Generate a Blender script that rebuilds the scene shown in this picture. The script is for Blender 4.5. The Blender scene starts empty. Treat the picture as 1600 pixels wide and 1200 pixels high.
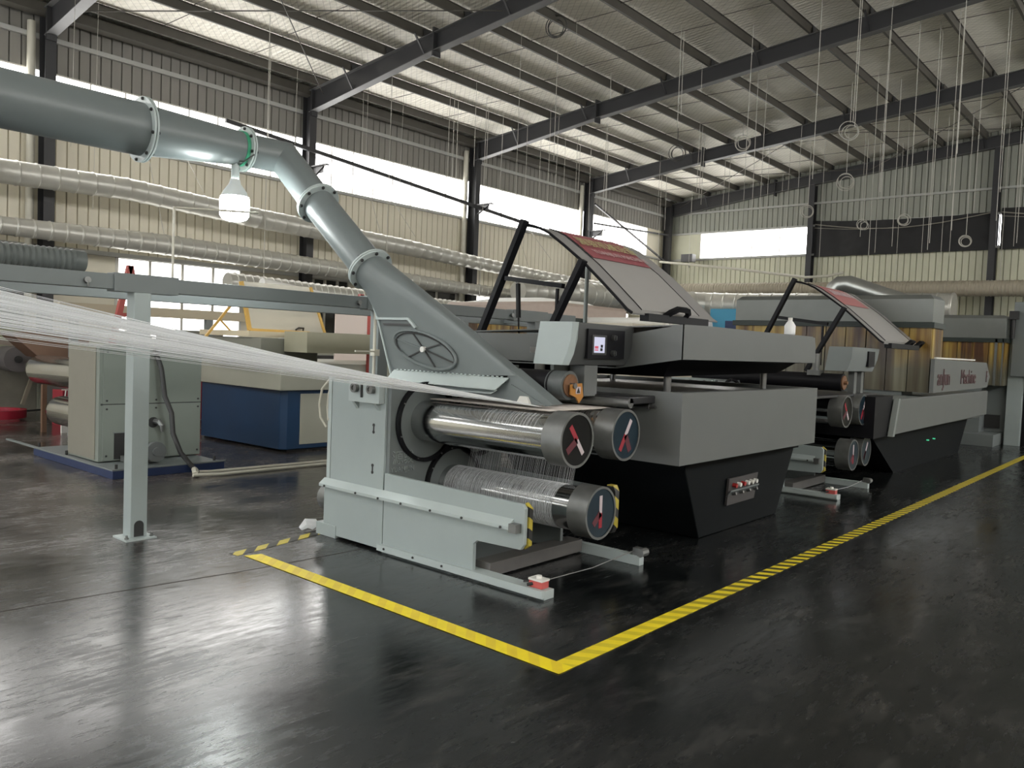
import bpy, bmesh, math, random
from mathutils import Vector, Matrix
R = math.radians
random.seed(7)
SC = bpy.context.scene
COL = SC.collection

# ------------------------------------------------------------------ camera, world, exposure
cam = bpy.data.cameras.new('camera'); cam.lens = 28.52; cam.sensor_width = 36; cam.clip_end = 200; cam.clip_start = 0.05
co = bpy.data.objects.new('camera', cam); COL.objects.link(co)
yaw, pitch, roll = 0.708241, 0.0469319, 0.0394449
Fv = Vector((math.cos(yaw)*math.cos(pitch), math.sin(yaw)*math.cos(pitch), -math.sin(pitch)))
Rv = Fv.cross(Vector((0, 0, 1))).normalized(); Uv = Rv.cross(Fv)
cr, sr = math.cos(roll), math.sin(roll)
R2 = Rv*cr + Uv*sr; U2 = Uv*cr - Rv*sr
M = Matrix((R2, U2, -Fv)).transposed().to_4x4(); M.translation = Vector((0, 0, 1.5))
co.matrix_world = M
SC.camera = co
SC.view_settings.view_transform = 'Standard'; SC.view_settings.look = 'None'
SC.view_settings.gamma = 1; SC.view_settings.use_curve_mapping = False
SC.view_settings.exposure = 0.88
w = bpy.data.worlds.new('world'); SC.world = w; w.use_nodes = True
bg = w.node_tree.nodes['Background']; bg.inputs[0].default_value = (0.93, 0.97, 1.0, 1); bg.inputs[1].default_value = 4.0
WINDOW_EMIT = 5.2

# ------------------------------------------------------------------ materials
MATS = {}
def mat(name, col, rough=0.5, metal=0.0, noise=0.0, nscale=8.0, bump=0.0, bscale=60.0, emit=None, estr=1.0, coat=0.0, spec=None, stretch=None, rnoise=0.0):
    if name in MATS: return MATS[name]
    m = bpy.data.materials.new(name); m.use_nodes = True
    nt = m.node_tree; b = nt.nodes['Principled BSDF']
    b.inputs['Base Color'].default_value = (*col, 1); b.inputs['Roughness'].default_value = rough
    b.inputs['Metallic'].default_value = metal
    if coat: b.inputs['Coat Weight'].default_value = coat
    if spec is not None: b.inputs['Specular IOR Level'].default_value = spec
    tc = nt.nodes.new('ShaderNodeTexCoord'); src = tc.outputs['Object']
    if stretch:
        mp = nt.nodes.new('ShaderNodeMapping'); mp.inputs['Scale'].default_value = stretch
        nt.links.new(src, mp.inputs['Vector']); src = mp.outputs['Vector']
    if noise or rnoise:
        n = nt.nodes.new('ShaderNodeTexNoise'); n.inputs['Scale'].default_value = nscale; n.inputs['Detail'].default_value = 6
        nt.links.new(src, n.inputs['Vector'])
        if noise:
            mx = nt.nodes.new('ShaderNodeMix'); mx.data_type = 'RGBA'
            mx.inputs[6].default_value = (*[c*(1-noise) for c in col], 1)
            mx.inputs[7].default_value = (*[min(1, c*(1+noise)) for c in col], 1)
            nt.links.new(n.outputs['Fac'], mx.inputs[0]); nt.links.new(mx.outputs[2], b.inputs['Base Color'])
        if rnoise:
            mr = nt.nodes.new('ShaderNodeMapRange'); mr.inputs['To Min'].default_value = max(0.02, rough-rnoise); mr.inputs['To Max'].default_value = rough+rnoise
            nt.links.new(n.outputs['Fac'], mr.inputs['Value']); nt.links.new(mr.outputs[0], b.inputs['Roughness'])
    if bump:
        n2 = nt.nodes.new('ShaderNodeTexNoise'); n2.inputs['Scale'].default_value = bscale; n2.inputs['Detail'].default_value = 4
        nt.links.new(src, n2.inputs['Vector'])
        bp = nt.nodes.new('ShaderNodeBump'); bp.inputs['Strength'].default_value = bump; bp.inputs['Distance'].default_value = 0.01
        nt.links.new(n2.outputs['Fac'], bp.inputs['Height']); nt.links.new(bp.outputs['Normal'], b.inputs['Normal'])
    if emit:
        b.inputs['Emission Color'].default_value = (*emit, 1); b.inputs['Emission Strength'].default_value = estr
    MATS[name] = m
    return m

PAINT = mat('paint_gray_green', (0.335, 0.385, 0.382), 0.42, noise=0.06, nscale=5, bump=0.05, bscale=300)
PIPEG = mat('pipe_gray', (0.155, 0.178, 0.18), 0.36, noise=0.06, nscale=5)
PAINT_L = mat('paint_light_gray', (0.42, 0.475, 0.47), 0.42, noise=0.06, nscale=5)
PAINT_D = mat('paint_mid_gray', (0.17, 0.19, 0.19), 0.45, noise=0.06, nscale=5)
BEDGRAY = mat('paint_bed_gray', (0.135, 0.143, 0.14), 0.45, noise=0.07, nscale=3)
BEDLIGHT = mat('paint_bed_light', (0.26, 0.285, 0.275), 0.45, noise=0.05, nscale=3)
DARKPL = mat('dark_plastic', (0.05, 0.052, 0.052), 0.4, noise=0.08, nscale=6)
BLACKP = mat('black_paint', (0.008, 0.008, 0.010), 0.5, noise=0.2, nscale=6, spec=0.2)
PEDBLK = mat('pedestal_black', (0.005, 0.0065, 0.0075), 0.6, noise=0.25, nscale=4, spec=0.12)
CHROME = mat('chrome', (0.55, 0.56, 0.56), 0.13, 1.0, noise=0.1, nscale=6, stretch=(30, 1, 30), rnoise=0.05)
STEELR = mat('worn_steel', (0.19, 0.195, 0.19), 0.42, 0.6, noise=0.35, nscale=9)
BOLT = mat('bolt_steel', (0.25, 0.25, 0.25), 0.35, 0.9)
DARKBOLT = mat('dark_bolt', (0.03, 0.03, 0.03), 0.5)
DISCB = mat('disc_blue_black', (0.012, 0.026, 0.038), 0.3, noise=0.3, nscale=9, spec=0.2)
DISCK = mat('disc_black', (0.008, 0.008, 0.008), 0.3, noise=0.3, nscale=9, spec=0.2)
REDM = mat('red_mark', (0.32, 0.02, 0.035), 0.5)
PINKM = mat('white_mark', (0.55, 0.47, 0.5), 0.5)
YARN = mat('white_yarn', (0.93, 0.94, 0.95), 0.6)
_b = YARN.node_tree.nodes['Principled BSDF']; _t = YARN.node_tree.nodes.new('ShaderNodeBsdfTranslucent'); _t.inputs[0].default_value = (0.93, 0.94, 0.95, 1)
_m = YARN.node_tree.nodes.new('ShaderNodeMixShader'); _m.inputs[0].default_value = 0.55
YARN.node_tree.links.new(_b.outputs[0], _m.inputs[1]); YARN.node_tree.links.new(_t.outputs[0], _m.inputs[2]); YARN.node_tree.links.new(_m.outputs[0], YARN.node_tree.nodes['Material Output'].inputs[0])
YARNB = mat('aged_yarn', (0.62, 0.57, 0.53), 0.6, noise=0.3, nscale=20)
RAFTER = mat('rafter_steel', (0.028, 0.028, 0.030), 0.5, noise=0.15, nscale=3)
RAFTERL = mat('rafter_flange', (0.10, 0.10, 0.10), 0.5, noise=0.15, nscale=3)
PURLIN = mat('purlin_steel', (0.075, 0.069, 0.057), 0.55, noise=0.2, nscale=4)
GIRT = mat('girt_steel', (0.42, 0.42, 0.40), 0.5, noise=0.1, nscale=4)
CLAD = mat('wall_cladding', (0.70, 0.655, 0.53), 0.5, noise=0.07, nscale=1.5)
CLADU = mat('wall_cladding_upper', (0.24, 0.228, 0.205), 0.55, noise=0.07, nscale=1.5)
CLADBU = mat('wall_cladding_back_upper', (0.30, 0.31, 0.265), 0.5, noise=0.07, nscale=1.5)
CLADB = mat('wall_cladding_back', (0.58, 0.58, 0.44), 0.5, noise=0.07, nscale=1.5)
GROOVE = mat('cladding_gap', (0.08, 0.075, 0.06), 0.7)
GALV = mat('galvanised_sheet', (0.17, 0.18, 0.17), 0.42, 0.4, noise=0.15, nscale=3, bump=0.1, bscale=6)
DUCTF = mat('foil_duct', (0.52, 0.51, 0.46), 0.35, 0.35, noise=0.12, nscale=6, bump=0.15, bscale=25)
DUCTB = mat('beige_duct', (0.40, 0.36, 0.28), 0.6, noise=0.12, nscale=6)
DUCTG = mat('gray_corrugated_duct', (0.14, 0.155, 0.15), 0.5, noise=0.1)
WHITEP = mat('white_plastic', (0.75, 0.74, 0.70), 0.5, noise=0.04)
PVC = mat('pvc_pipe', (0.55, 0.53, 0.45), 0.45, noise=0.08)
CREAM = mat('cream_paint', (0.42, 0.42, 0.35), 0.45, noise=0.08, nscale=3)
BLUEP = mat('blue_paint', (0.012, 0.045, 0.11), 0.4, noise=0.15, nscale=3)
BLUEB = mat('base_blue', (0.015, 0.03, 0.09), 0.45, noise=0.15)
REDP = mat('red_paint', (0.36, 0.06, 0.05), 0.5, noise=0.1)
REDC = mat('crimson_plastic', (0.30, 0.012, 0.03), 0.45, noise=0.1)
YELP = mat('yellow_paint', (0.62, 0.38, 0.09), 0.5, noise=0.15)
BROWN = mat('brown_sheet', (0.16, 0.09, 0.055), 0.5, noise=0.2, nscale=4)
RUBBER = mat('black_rubber', (0.02, 0.02, 0.02), 0.5)
TARP = mat('black_tarp', (0.005, 0.0045, 0.005), 0.55, noise=0.4, nscale=3, bump=0.6, bscale=2.5)
STRAP = mat('tarp_strap', (0.26, 0.24, 0.20), 0.6)
ORANGE = mat('orange_tag', (0.45, 0.19, 0.03), 0.45, noise=0.2, nscale=20)
RUST = mat('rusty_hub', (0.20, 0.10, 0.05), 0.6, 0.3, noise=0.4, nscale=30)
CORD = mat('white_cord', (0.50, 0.48, 0.43), 0.6)
CORDD = mat('dark_cable', (0.06, 0.06, 0.055), 0.6)
FRAMEW = mat('window_frame', (0.62, 0.60, 0.55), 0.45)
PANE = mat('daylit_pane', (0.8, 0.8, 0.8), 0.4, emit=(1.0, 0.985, 0.96), estr=WINDOW_EMIT)
PANEL_L = mat('daylit_pane_low', (0.7, 0.7, 0.68), 0.4, emit=(1.0, 0.98, 0.94), estr=2.2)
CLEAR = mat('clear_film', (0.75, 0.72, 0.62), 0.3)
CLEAR.node_tree.nodes['Principled BSDF'].inputs['Alpha'].default_value = 0.45
BOTTLE = mat('milky_plastic', (0.75, 0.76, 0.76), 0.35)
SEAM = mat('panel_seam', (0.03, 0.033, 0.033), 0.6)
BLUETANK = mat('blue_sheet', (0.05, 0.30, 0.48), 0.5)

def stained(name):
    m = bpy.data.materials.new(name); m.use_nodes = True; nt = m.node_tree; b = nt.nodes['Principled BSDF']; L = nt.links.new
    b.inputs['Roughness'].default_value = 0.35
    tc = nt.nodes.new('ShaderNodeTexCoord'); mp = nt.nodes.new('ShaderNodeMapping'); mp.inputs['Scale'].default_value = (4.0, 4.0, 0.22)
    n = nt.nodes.new('ShaderNodeTexNoise'); n.inputs['Scale'].default_value = 1.5; n.inputs['Detail'].default_value = 3
    L(tc.outputs['Object'], mp.inputs['Vector']); L(mp.outputs['Vector'], n.inputs['Vector'])
    n2 = nt.nodes.new('ShaderNodeTexNoise'); n2.inputs['Scale'].default_value = 1.1; n2.inputs['Detail'].default_value = 4; L(tc.outputs['Object'], n2.inputs['Vector'])
    cr = nt.nodes.new('ShaderNodeValToRGB'); e = cr.color_ramp.elements      # bare panel, gray-olive
    e[0].position = 0.35; e[0].color = (0.07, 0.055, 0.035, 1); e[1].position = 0.70; e[1].color = (0.24, 0.235, 0.17, 1)
    a = e.new(0.5); a.color = (0.12, 0.108, 0.07, 1); L(n.outputs['Fac'], cr.inputs['Fac'])
    c2 = nt.nodes.new('ShaderNodeValToRGB'); e = c2.color_ramp.elements      # rust and resin that has run down from the rim
    e[0].position = 0.40; e[0].color = (0.075, 0.03, 0.012, 1); e[1].position = 0.62; e[1].color = (0.46, 0.32, 0.07, 1)
    a = e.new(0.5); a.color = (0.22, 0.12, 0.022, 1); L(n.outputs['Fac'], c2.inputs['Fac'])
    sp = nt.nodes.new('ShaderNodeSeparateXYZ'); L(tc.outputs['Object'], sp.inputs[0])
    ad = nt.nodes.new('ShaderNodeMath'); ad.operation = 'MULTIPLY_ADD'; ad.inputs[1].default_value = 1.6; L(n2.outputs['Fac'], ad.inputs[0]); L(sp.outputs['Z'], ad.inputs[2])
    mr = nt.nodes.new('ShaderNodeMapRange'); mr.inputs['From Min'].default_value = 2.15; mr.inputs['From Max'].default_value = 2.75; L(ad.outputs[0], mr.inputs['Value'])
    mx = nt.nodes.new('ShaderNodeMix'); mx.data_type = 'RGBA'; L(mr.outputs[0], mx.inputs[0]); L(cr.outputs[0], mx.inputs[6]); L(c2.outputs[0], mx.inputs[7])
    L(mx.outputs[2], b.inputs['Base Color'])
    MATS[name] = m
    return m
STAIN = stained('stained_panel')

def stripes(name, period, skew, c1, c2, axis='X', fade=None):
    m = bpy.data.materials.new(name); m.use_nodes = True; nt = m.node_tree; b = nt.nodes['Principled BSDF']
    b.inputs['Roughness'].default_value = 0.45
    tc = nt.nodes.new('ShaderNodeTexCoord'); sp = nt.nodes.new('ShaderNodeSeparateXYZ'); nt.links.new(tc.outputs['Object'], sp.inputs[0])
    u, v = ('X', 'Y') if axis == 'X' else (('Y', 'X') if axis == 'Y' else ('Z', 'X'))
    mu = nt.nodes.new('ShaderNodeMath'); mu.operation = 'MULTIPLY_ADD'; mu.inputs[1].default_value = skew
    nt.links.new(sp.outputs[v], mu.inputs[0]); nt.links.new(sp.outputs[u], mu.inputs[2])
    dv = nt.nodes.new('ShaderNodeMath'); dv.operation = 'DIVIDE'; dv.inputs[1].default_value = period; nt.links.new(mu.outputs[0], dv.inputs[0])
    fr = nt.nodes.new('ShaderNodeMath'); fr.operation = 'FRACT'; nt.links.new(dv.outputs[0], fr.inputs[0])
    gt = nt.nodes.new('ShaderNodeMath'); gt.operation = 'GREATER_THAN'; gt.inputs[1].default_value = 0.52; nt.links.new(fr.outputs[0], gt.inputs[0])
    fac = gt.outputs[0]
    ns = nt.nodes.new('ShaderNodeTexNoise'); ns.inputs['Scale'].default_value = 14; ns.inputs['Detail'].default_value = 5
    nt.links.new(tc.outputs['Object'], ns.inputs['Vector'])
    if fade:   # the black of the print is worn to brown over the first metres
        mr = nt.nodes.new('ShaderNodeMapRange'); mr.inputs['From Min'].default_value = fade[0]; mr.inputs['From Max'].default_value = fade[1]
        mr.inputs['To Min'].default_value = fade[2]; mr.inputs['To Max'].default_value = 0.95
        nt.links.new(sp.outputs[u], mr.inputs['Value'])
        m2 = nt.nodes.new('ShaderNodeMath'); m2.operation = 'MULTIPLY'; nt.links.new(gt.outputs[0], m2.inputs[0]); nt.links.new(mr.outputs[0], m2.inputs[1]); fac = m2.outputs[0]
    mx = nt.nodes.new('ShaderNodeMix'); mx.data_type = 'RGBA'; mx.inputs[6].default_value = (*c1, 1); mx.inputs[7].default_value = (*c2, 1)
    nt.links.new(fac, mx.inputs[0])
    m3 = nt.nodes.new('ShaderNodeMix'); m3.data_type = 'RGBA'; m3.blend_type = 'MULTIPLY'; m3.inputs[0].default_value = 0.25
    nt.links.new(mx.outputs[2], m3.inputs[6]); nt.links.new(ns.outputs['Fac'], m3.inputs[7])
    nt.links.new(m3.outputs[2], b.inputs['Base Color'])
    MATS[name] = m
    return m

def floor_material():
    m = bpy.data.materials.new('epoxy_floor'); m.use_nodes = True; nt = m.node_tree; b = nt.nodes['Principled BSDF']
    L = nt.links.new
    tc = nt.nodes.new('ShaderNodeTexCoord')
    n1 = nt.nodes.new('ShaderNodeTexNoise'); n1.inputs['Scale'].default_value = 0.9; n1.inputs['Detail'].default_value = 7; n1.inputs['Roughness'].default_value = 0.6
    n2 = nt.nodes.new('ShaderNodeTexNoise'); n2.inputs['Scale'].default_value = 28; n2.inputs['Detail'].default_value = 6; n2.inputs['Roughness'].default_value = 0.7
    L(tc.outputs['Object'], n1.inputs['Vector']); L(tc.outputs['Object'], n2.inputs['Vector'])
    # worn aisle on the far side of the line (y above 4.9): paint rubbed to concrete
    sp = nt.nodes.new('ShaderNodeSeparateXYZ'); L(tc.outputs['Object'], sp.inputs[0])
    mr = nt.nodes.new('ShaderNodeMapRange'); mr.inputs['From Min'].default_value = 4.6; mr.inputs['From Max'].default_value = 7.5
    L(sp.outputs['Y'], mr.inputs['Value'])
    ad = nt.nodes.new('ShaderNodeMath'); ad.operation = 'MULTIPLY'; L(mr.outputs[0], ad.inputs[0])
    mrn = nt.nodes.new('ShaderNodeMapRange'); mrn.inputs['From Min'].default_value = 0.35; mrn.inputs['From Max'].default_value = 0.6
    L(n1.outputs['Fac'], mrn.inputs['Value']); L(mrn.outputs[0], ad.inputs[1])
    ramp = nt.nodes.new('ShaderNodeValToRGB'); e = ramp.color_ramp.elements
    e[0].position = 0.3; e[0].color = (0.004, 0.0055, 0.006, 1); e[1].position = 0.75; e[1].color = (0.014, 0.015, 0.015, 1)
    L(n1.outputs['Fac'], ramp.inputs['Fac'])
    ramp2 = nt.nodes.new('ShaderNodeValToRGB'); e = ramp2.color_ramp.elements
    e[0].position = 0.35; e[0].color = (0.045, 0.038, 0.034, 1); e[1].position = 0.7; e[1].color = (0.17, 0.145, 0.13, 1)
    L(n2.outputs['Fac'], ramp2.inputs['Fac'])
    mx = nt.nodes.new('ShaderNodeMix'); mx.data_type = 'RGBA'; L(ad.outputs[0], mx.inputs[0]); L(ramp.outputs[0], mx.inputs[6]); L(ramp2.outputs[0], mx.inputs[7])
    # thin pale scuffs and dust drawn out along the aisle
    n4 = nt.nodes.new('ShaderNodeTexNoise'); n4.inputs['Scale'].default_value = 3.2; n4.inputs['Detail'].default_value = 9; n4.inputs['Roughness'].default_value = 0.8; n4.inputs['Distortion'].default_value = 0.8
    mp4 = nt.nodes.new('ShaderNodeMapping'); mp4.inputs['Scale'].default_value = (0.6, 1.8, 1); mp4.inputs['Rotation'].default_value = (0, 0, -0.35); L(tc.outputs['Object'], mp4.inputs['Vector']); L(mp4.outputs['Vector'], n4.inputs['Vector'])
    r4 = nt.nodes.new('ShaderNodeMapRange'); r4.inputs['From Min'].default_value = 0.52; r4.inputs['From Max'].default_value = 0.74; r4.inputs['To Max'].default_value = 0.7; L(n4.outputs['Fac'], r4.inputs['Value'])
    mxs = nt.nodes.new('ShaderNodeMix'); mxs.data_type = 'RGBA'; mxs.inputs[7].default_value = (0.085, 0.08, 0.075, 1); L(r4.outputs[0], mxs.inputs[0]); L(mx.outputs[2], mxs.inputs[6]); mx = mxs
    # scattered pale lint specks
    vo = nt.nodes.new('ShaderNodeTexVoronoi'); vo.inputs['Scale'].default_value = 2.2
    dn = nt.nodes.new('ShaderNodeTexNoise'); dn.inputs['Scale'].default_value = 30
    L(tc.outputs['Object'], dn.inputs['Vector'])
    mixv = nt.nodes.new('ShaderNodeMix'); mixv.data_type = 'VECTOR'; mixv.inputs[0].default_value = 0.08; L(tc.outputs['Object'], mixv.inputs[4]); L(dn.outputs['Color'], mixv.inputs[5])
    L(mixv.outputs[1], vo.inputs['Vector'])
    lt = nt.nodes.new('ShaderNodeMath'); lt.operation = 'LESS_THAN'; lt.inputs[1].default_value = 0.02; L(vo.outputs['Distance'], lt.inputs[0])
    mx2 = nt.nodes.new('ShaderNodeMix'); mx2.data_type = 'RGBA'; mx2.inputs[7].default_value = (0.25, 0.25, 0.24, 1)
    L(lt.outputs[0], mx2.inputs[0]); L(mx.outputs[2], mx2.inputs[6]); L(mx2.outputs[2], b.inputs['Base Color'])
    rr = nt.nodes.new('ShaderNodeMapRange'); rr.inputs['From Min'].default_value = 0.40; rr.inputs['From Max'].default_value = 0.62
    rr.inputs['To Min'].default_value = 0.09; rr.inputs['To Max'].default_value = 0.36
    n3 = nt.nodes.new('ShaderNodeTexNoise'); n3.inputs['Scale'].default_value = 10; n3.inputs['Detail'].default_value = 8; n3.inputs['Roughness'].default_value = 0.75
    mp3 = nt.nodes.new('ShaderNodeMapping'); mp3.inputs['Scale'].default_value = (0.5, 2.2, 1); mp3.inputs['Rotation'].default_value = (0, 0, 0.5); L(tc.outputs['Object'], mp3.inputs['Vector']); L(mp3.outputs['Vector'], n3.inputs['Vector'])
    a3 = nt.nodes.new('ShaderNodeMath'); a3.operation = 'AVERAGE' if False else 'ADD'; h3 = nt.nodes.new('ShaderNodeMath'); h3.operation = 'MULTIPLY'; h3.inputs[1].default_value = 0.5
    L(n1.outputs['Fac'], a3.inputs[0]); L(n3.outputs['Fac'], a3.inputs[1]); L(a3.outputs[0], h3.inputs[0]); L(h3.outputs[0], rr.inputs['Value'])
    L(rr.outputs[0], b.inputs['Roughness'])
    bp = nt.nodes.new('ShaderNodeBump'); bp.inputs['Strength'].default_value = 0.17; bp.inputs['Distance'].default_value = 0.003
    ba = nt.nodes.new('ShaderNodeMath'); ba.operation = 'MULTIPLY_ADD'; ba.inputs[1].default_value = 0.35; L(n2.outputs['Fac'], ba.inputs[0]); L(n3.outputs['Fac'], ba.inputs[2])
    L(ba.outputs[0], bp.inputs['Height']); L(bp.outputs['Normal'], b.inputs['Normal'])
    b.inputs['IOR'].default_value = 1.65
    return m
FLOOR = floor_material()

def ceiling_material():
    m = bpy.data.materials.new('roof_foil'); m.use_nodes = True; nt = m.node_tree; b = nt.nodes['Principled BSDF']; L = nt.links.new
    b.inputs['Roughness'].default_value = 0.6; b.inputs['Metallic'].default_value = 0.15
    tc = nt.nodes.new('ShaderNodeTexCoord'); mp = nt.nodes.new('ShaderNodeMapping'); mp.inputs['Scale'].default_value = (7, 1.2, 1)
    L(tc.outputs['Object'], mp.inputs['Vector'])
    n = nt.nodes.new('ShaderNodeTexNoise'); n.inputs['Scale'].default_value = 1.6; n.inputs['Detail'].default_value = 6; L(mp.outputs['Vector'], n.inputs['Vector'])
    wv = nt.nodes.new('ShaderNodeTexWave'); wv.wave_type = 'BANDS'; wv.bands_direction = 'X'; wv.inputs['Scale'].default_value = 2.6; wv.inputs['Distortion'].default_value = 1.6
    L(tc.outputs['Object'], wv.inputs['Vector'])
    ad = nt.nodes.new('ShaderNodeMath'); ad.operation = 'MULTIPLY_ADD'; ad.inputs[1].default_value = 0.25; L(wv.outputs['Fac'], ad.inputs[0]); L(n.outputs['Fac'], ad.inputs[2])
    bp = nt.nodes.new('ShaderNodeBump'); bp.inputs['Strength'].default_value = 0.85; bp.inputs['Distance'].default_value = 0.05
    L(ad.outputs[0], bp.inputs['Height']); L(bp.outputs['Normal'], b.inputs['Normal'])
    # fine wire net: two diagonal families of thin dark lines
    sp = nt.nodes.new('ShaderNodeSeparateXYZ'); L(tc.outputs['Object'], sp.inputs[0])
    facs = []
    for s in (1, -1):
        a = nt.nodes.new('ShaderNodeMath'); a.operation = 'MULTIPLY_ADD'; a.inputs[1].default_value = s*0.9; L(sp.outputs['Y'], a.inputs[0]); L(sp.outputs['X'], a.inputs[2])
        d = nt.nodes.new('ShaderNodeMath'); d.operation = 'DIVIDE'; d.inputs[1].default_value = 0.17; L(a.outputs[0], d.inputs[0])
        f = nt.nodes.new('ShaderNodeMath'); f.operation = 'FRACT'; L(d.outputs[0], f.inputs[0])
        l = nt.nodes.new('ShaderNodeMath'); l.operation = 'LESS_THAN'; l.inputs[1].default_value = 0.06; L(f.outputs[0], l.inputs[0]); facs.append(l)
    mxm = nt.nodes.new('ShaderNodeMath'); mxm.operation = 'MAXIMUM'; L(facs[0].outputs[0], mxm.inputs[0]); L(facs[1].outputs[0], mxm.inputs[1])
    mf = nt.nodes.new('ShaderNodeMath'); mf.operation = 'MULTIPLY'; mf.inputs[1].default_value = 0.6; L(mxm.outputs[0], mf.inputs[0])
    rp = nt.nodes.new('ShaderNodeValToRGB'); e = rp.color_ramp.elements; e[0].position = 0.3; e[0].color = (0.80, 0.765, 0.67, 1); e[1].position = 0.7; e[1].color = (0.95, 0.915, 0.82, 1)
    L(n.outputs['Fac'], rp.inputs['Fac'])
    mx = nt.nodes.new('ShaderNodeMix'); mx.data_type = 'RGBA'; mx.inputs[7].default_value = (0.3, 0.28, 0.24, 1)
    L(mf.outputs[0], mx.inputs[0]); L(rp.outputs[0], mx.inputs[6]); L(mx.outputs[2], b.inputs['Base Color'])
    return m
ROOFM = ceiling_material()

# ------------------------------------------------------------------ mesh helpers
ORG = {}
class MB:
    def __init__(s): s.bm = bmesh.new()
    def quad(s, pts):
        s.bm.faces.new([s.bm.verts.new(p) for p in pts]); return s
    def box(s, x0, x1, y0, y1, z0, z1):
        v = [s.bm.verts.new((x, y, z)) for x in (x0, x1) for y in (y0, y1) for z in (z0, z1)]
        for f in ((0, 1, 3, 2), (4, 6, 7, 5), (0, 4, 5, 1), (2, 3, 7, 6), (0, 2, 6, 4), (1, 5, 7, 3)): s.bm.faces.new([v[i] for i in f])
        return s
    def prism(s, pts, ext):
        ext = Vector(ext)
        a = [s.bm.verts.new(p) for p in pts]; b = [s.bm.verts.new(Vector(p)+ext) for p in pts]
        s.bm.faces.new(a); s.bm.faces.new(b[::-1])
        n = len(pts)
        for i in range(n): s.bm.faces.new([a[i], b[i], b[(i+1) % n], a[(i+1) % n]])
        return s
    def loft(s, rings, cap=True, closed=True):
        vs = [[s.bm.verts.new(p) for p in r] for r in rings]
        n = len(rings[0])
        for a, b in zip(vs, vs[1:]):
            for i in range(n if closed else n-1): s.bm.faces.new([a[i], b[i], b[(i+1) % n], a[(i+1) % n]])
        if cap: s.bm.faces.new(vs[0]); s.bm.faces.new(vs[-1][::-1])
        return s
    def cyl(s, p0, p1, r0, r1=None, n=20, cap=True):
        r1 = r0 if r1 is None else r1
        p0, p1 = Vector(p0), Vector(p1); u, v = frame(p1-p0)
        s.loft([[p + (u*math.cos(2*math.pi*i/n) + v*math.sin(2*math.pi*i/n))*r for i in range(n)] for p, r in ((p0, r0), (p1, r1))], cap)
        return s
    def rod(s, p0, p1, wd, ht=None, up=(0, 0, 1)):     # rectangular bar
        ht = wd if ht is None else ht
        p0, p1 = Vector(p0), Vector(p1); d = (p1-p0).normalized(); up = Vector(up)
        if abs(d.dot(up)) > 0.99: up = Vector((0, 1, 0))
        a = d.cross(up).normalized(); b = a.cross(d).normalized()
        s.loft([[p + a*(i*wd/2) + b*(j*ht/2) for i, j in ((-1, -1), (1, -1), (1, 1), (-1, 1))] for p in (p0, p1)])
        return s
    def path(s, pts, r, n=8, cap=True):
        pts = [Vector(p) for p in pts]; rings = []; u = None
        for i, p in enumerate(pts):
            d = (pts[min(i+1, len(pts)-1)] - pts[max(i-1, 0)])
            if u is None: u, v = frame(d)
            else:
                d.normalize(); u = (u - d*u.dot(d)); u.normalize(); v = d.cross(u)
            rr = r[i] if isinstance(r, (list, tuple)) else r
            rings.append([p + (u*math.cos(2*math.pi*k/n) + v*math.sin(2*math.pi*k/n))*rr for k in range(n)])
        return s.loft(rings, cap)
    def ring(s, c, ax, ro, ri, th, n=32):              # flat annulus with thickness
        c = Vector(c); ax = Vector(ax).normalized(); u, v = frame(ax)
        prof = [(ro, 0), (ro, th), (ri, th), (ri, 0)]
        rings = [[c + ax*h + (u*math.cos(2*math.pi*i/n) + v*math.sin(2*math.pi*i/n))*r for (r, h) in prof] for i in range(n)]
        vs = [[s.bm.verts.new(p) for p in r] for r in rings]
        for i in range(n):
            a, b = vs[i], vs[(i+1) % n]
            for k in range(4): s.bm.faces.new([a[k], b[k], b[(k+1) % 4], a[(k+1) % 4]])
        return s
    def loop(s, c, u, v, r, n=28, m=6):               # closed tube along an (affine) circle
        c, u, v = Vector(c), Vector(u), Vector(v); w_ = u.cross(v).normalized(); vs = []
        for i in range(n):
            t = 2*math.pi*i/n; p = c + u*math.cos(t) + v*math.sin(t); d = (-u*math.sin(t) + v*math.cos(t)).normalized(); a = d.cross(w_)
            vs.append([s.bm.verts.new(p + (a*math.cos(2*math.pi*k/m) + w_*math.sin(2*math.pi*k/m))*r) for k in range(m)])
        for i in range(n):
            a, b = vs[i], vs[(i+1) % n]
            for k in range(m): s.bm.faces.new([a[k], b[k], b[(k+1) % m], a[(k+1) % m]])
        return s
def frame(d):
    d = Vector(d).normalized(); h = Vector((0, 0, 1)) if abs(d.z) < 0.9 else Vector((1, 0, 0))
    u = d.cross(h).normalized(); return u, d.cross(u).normalized()

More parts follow.
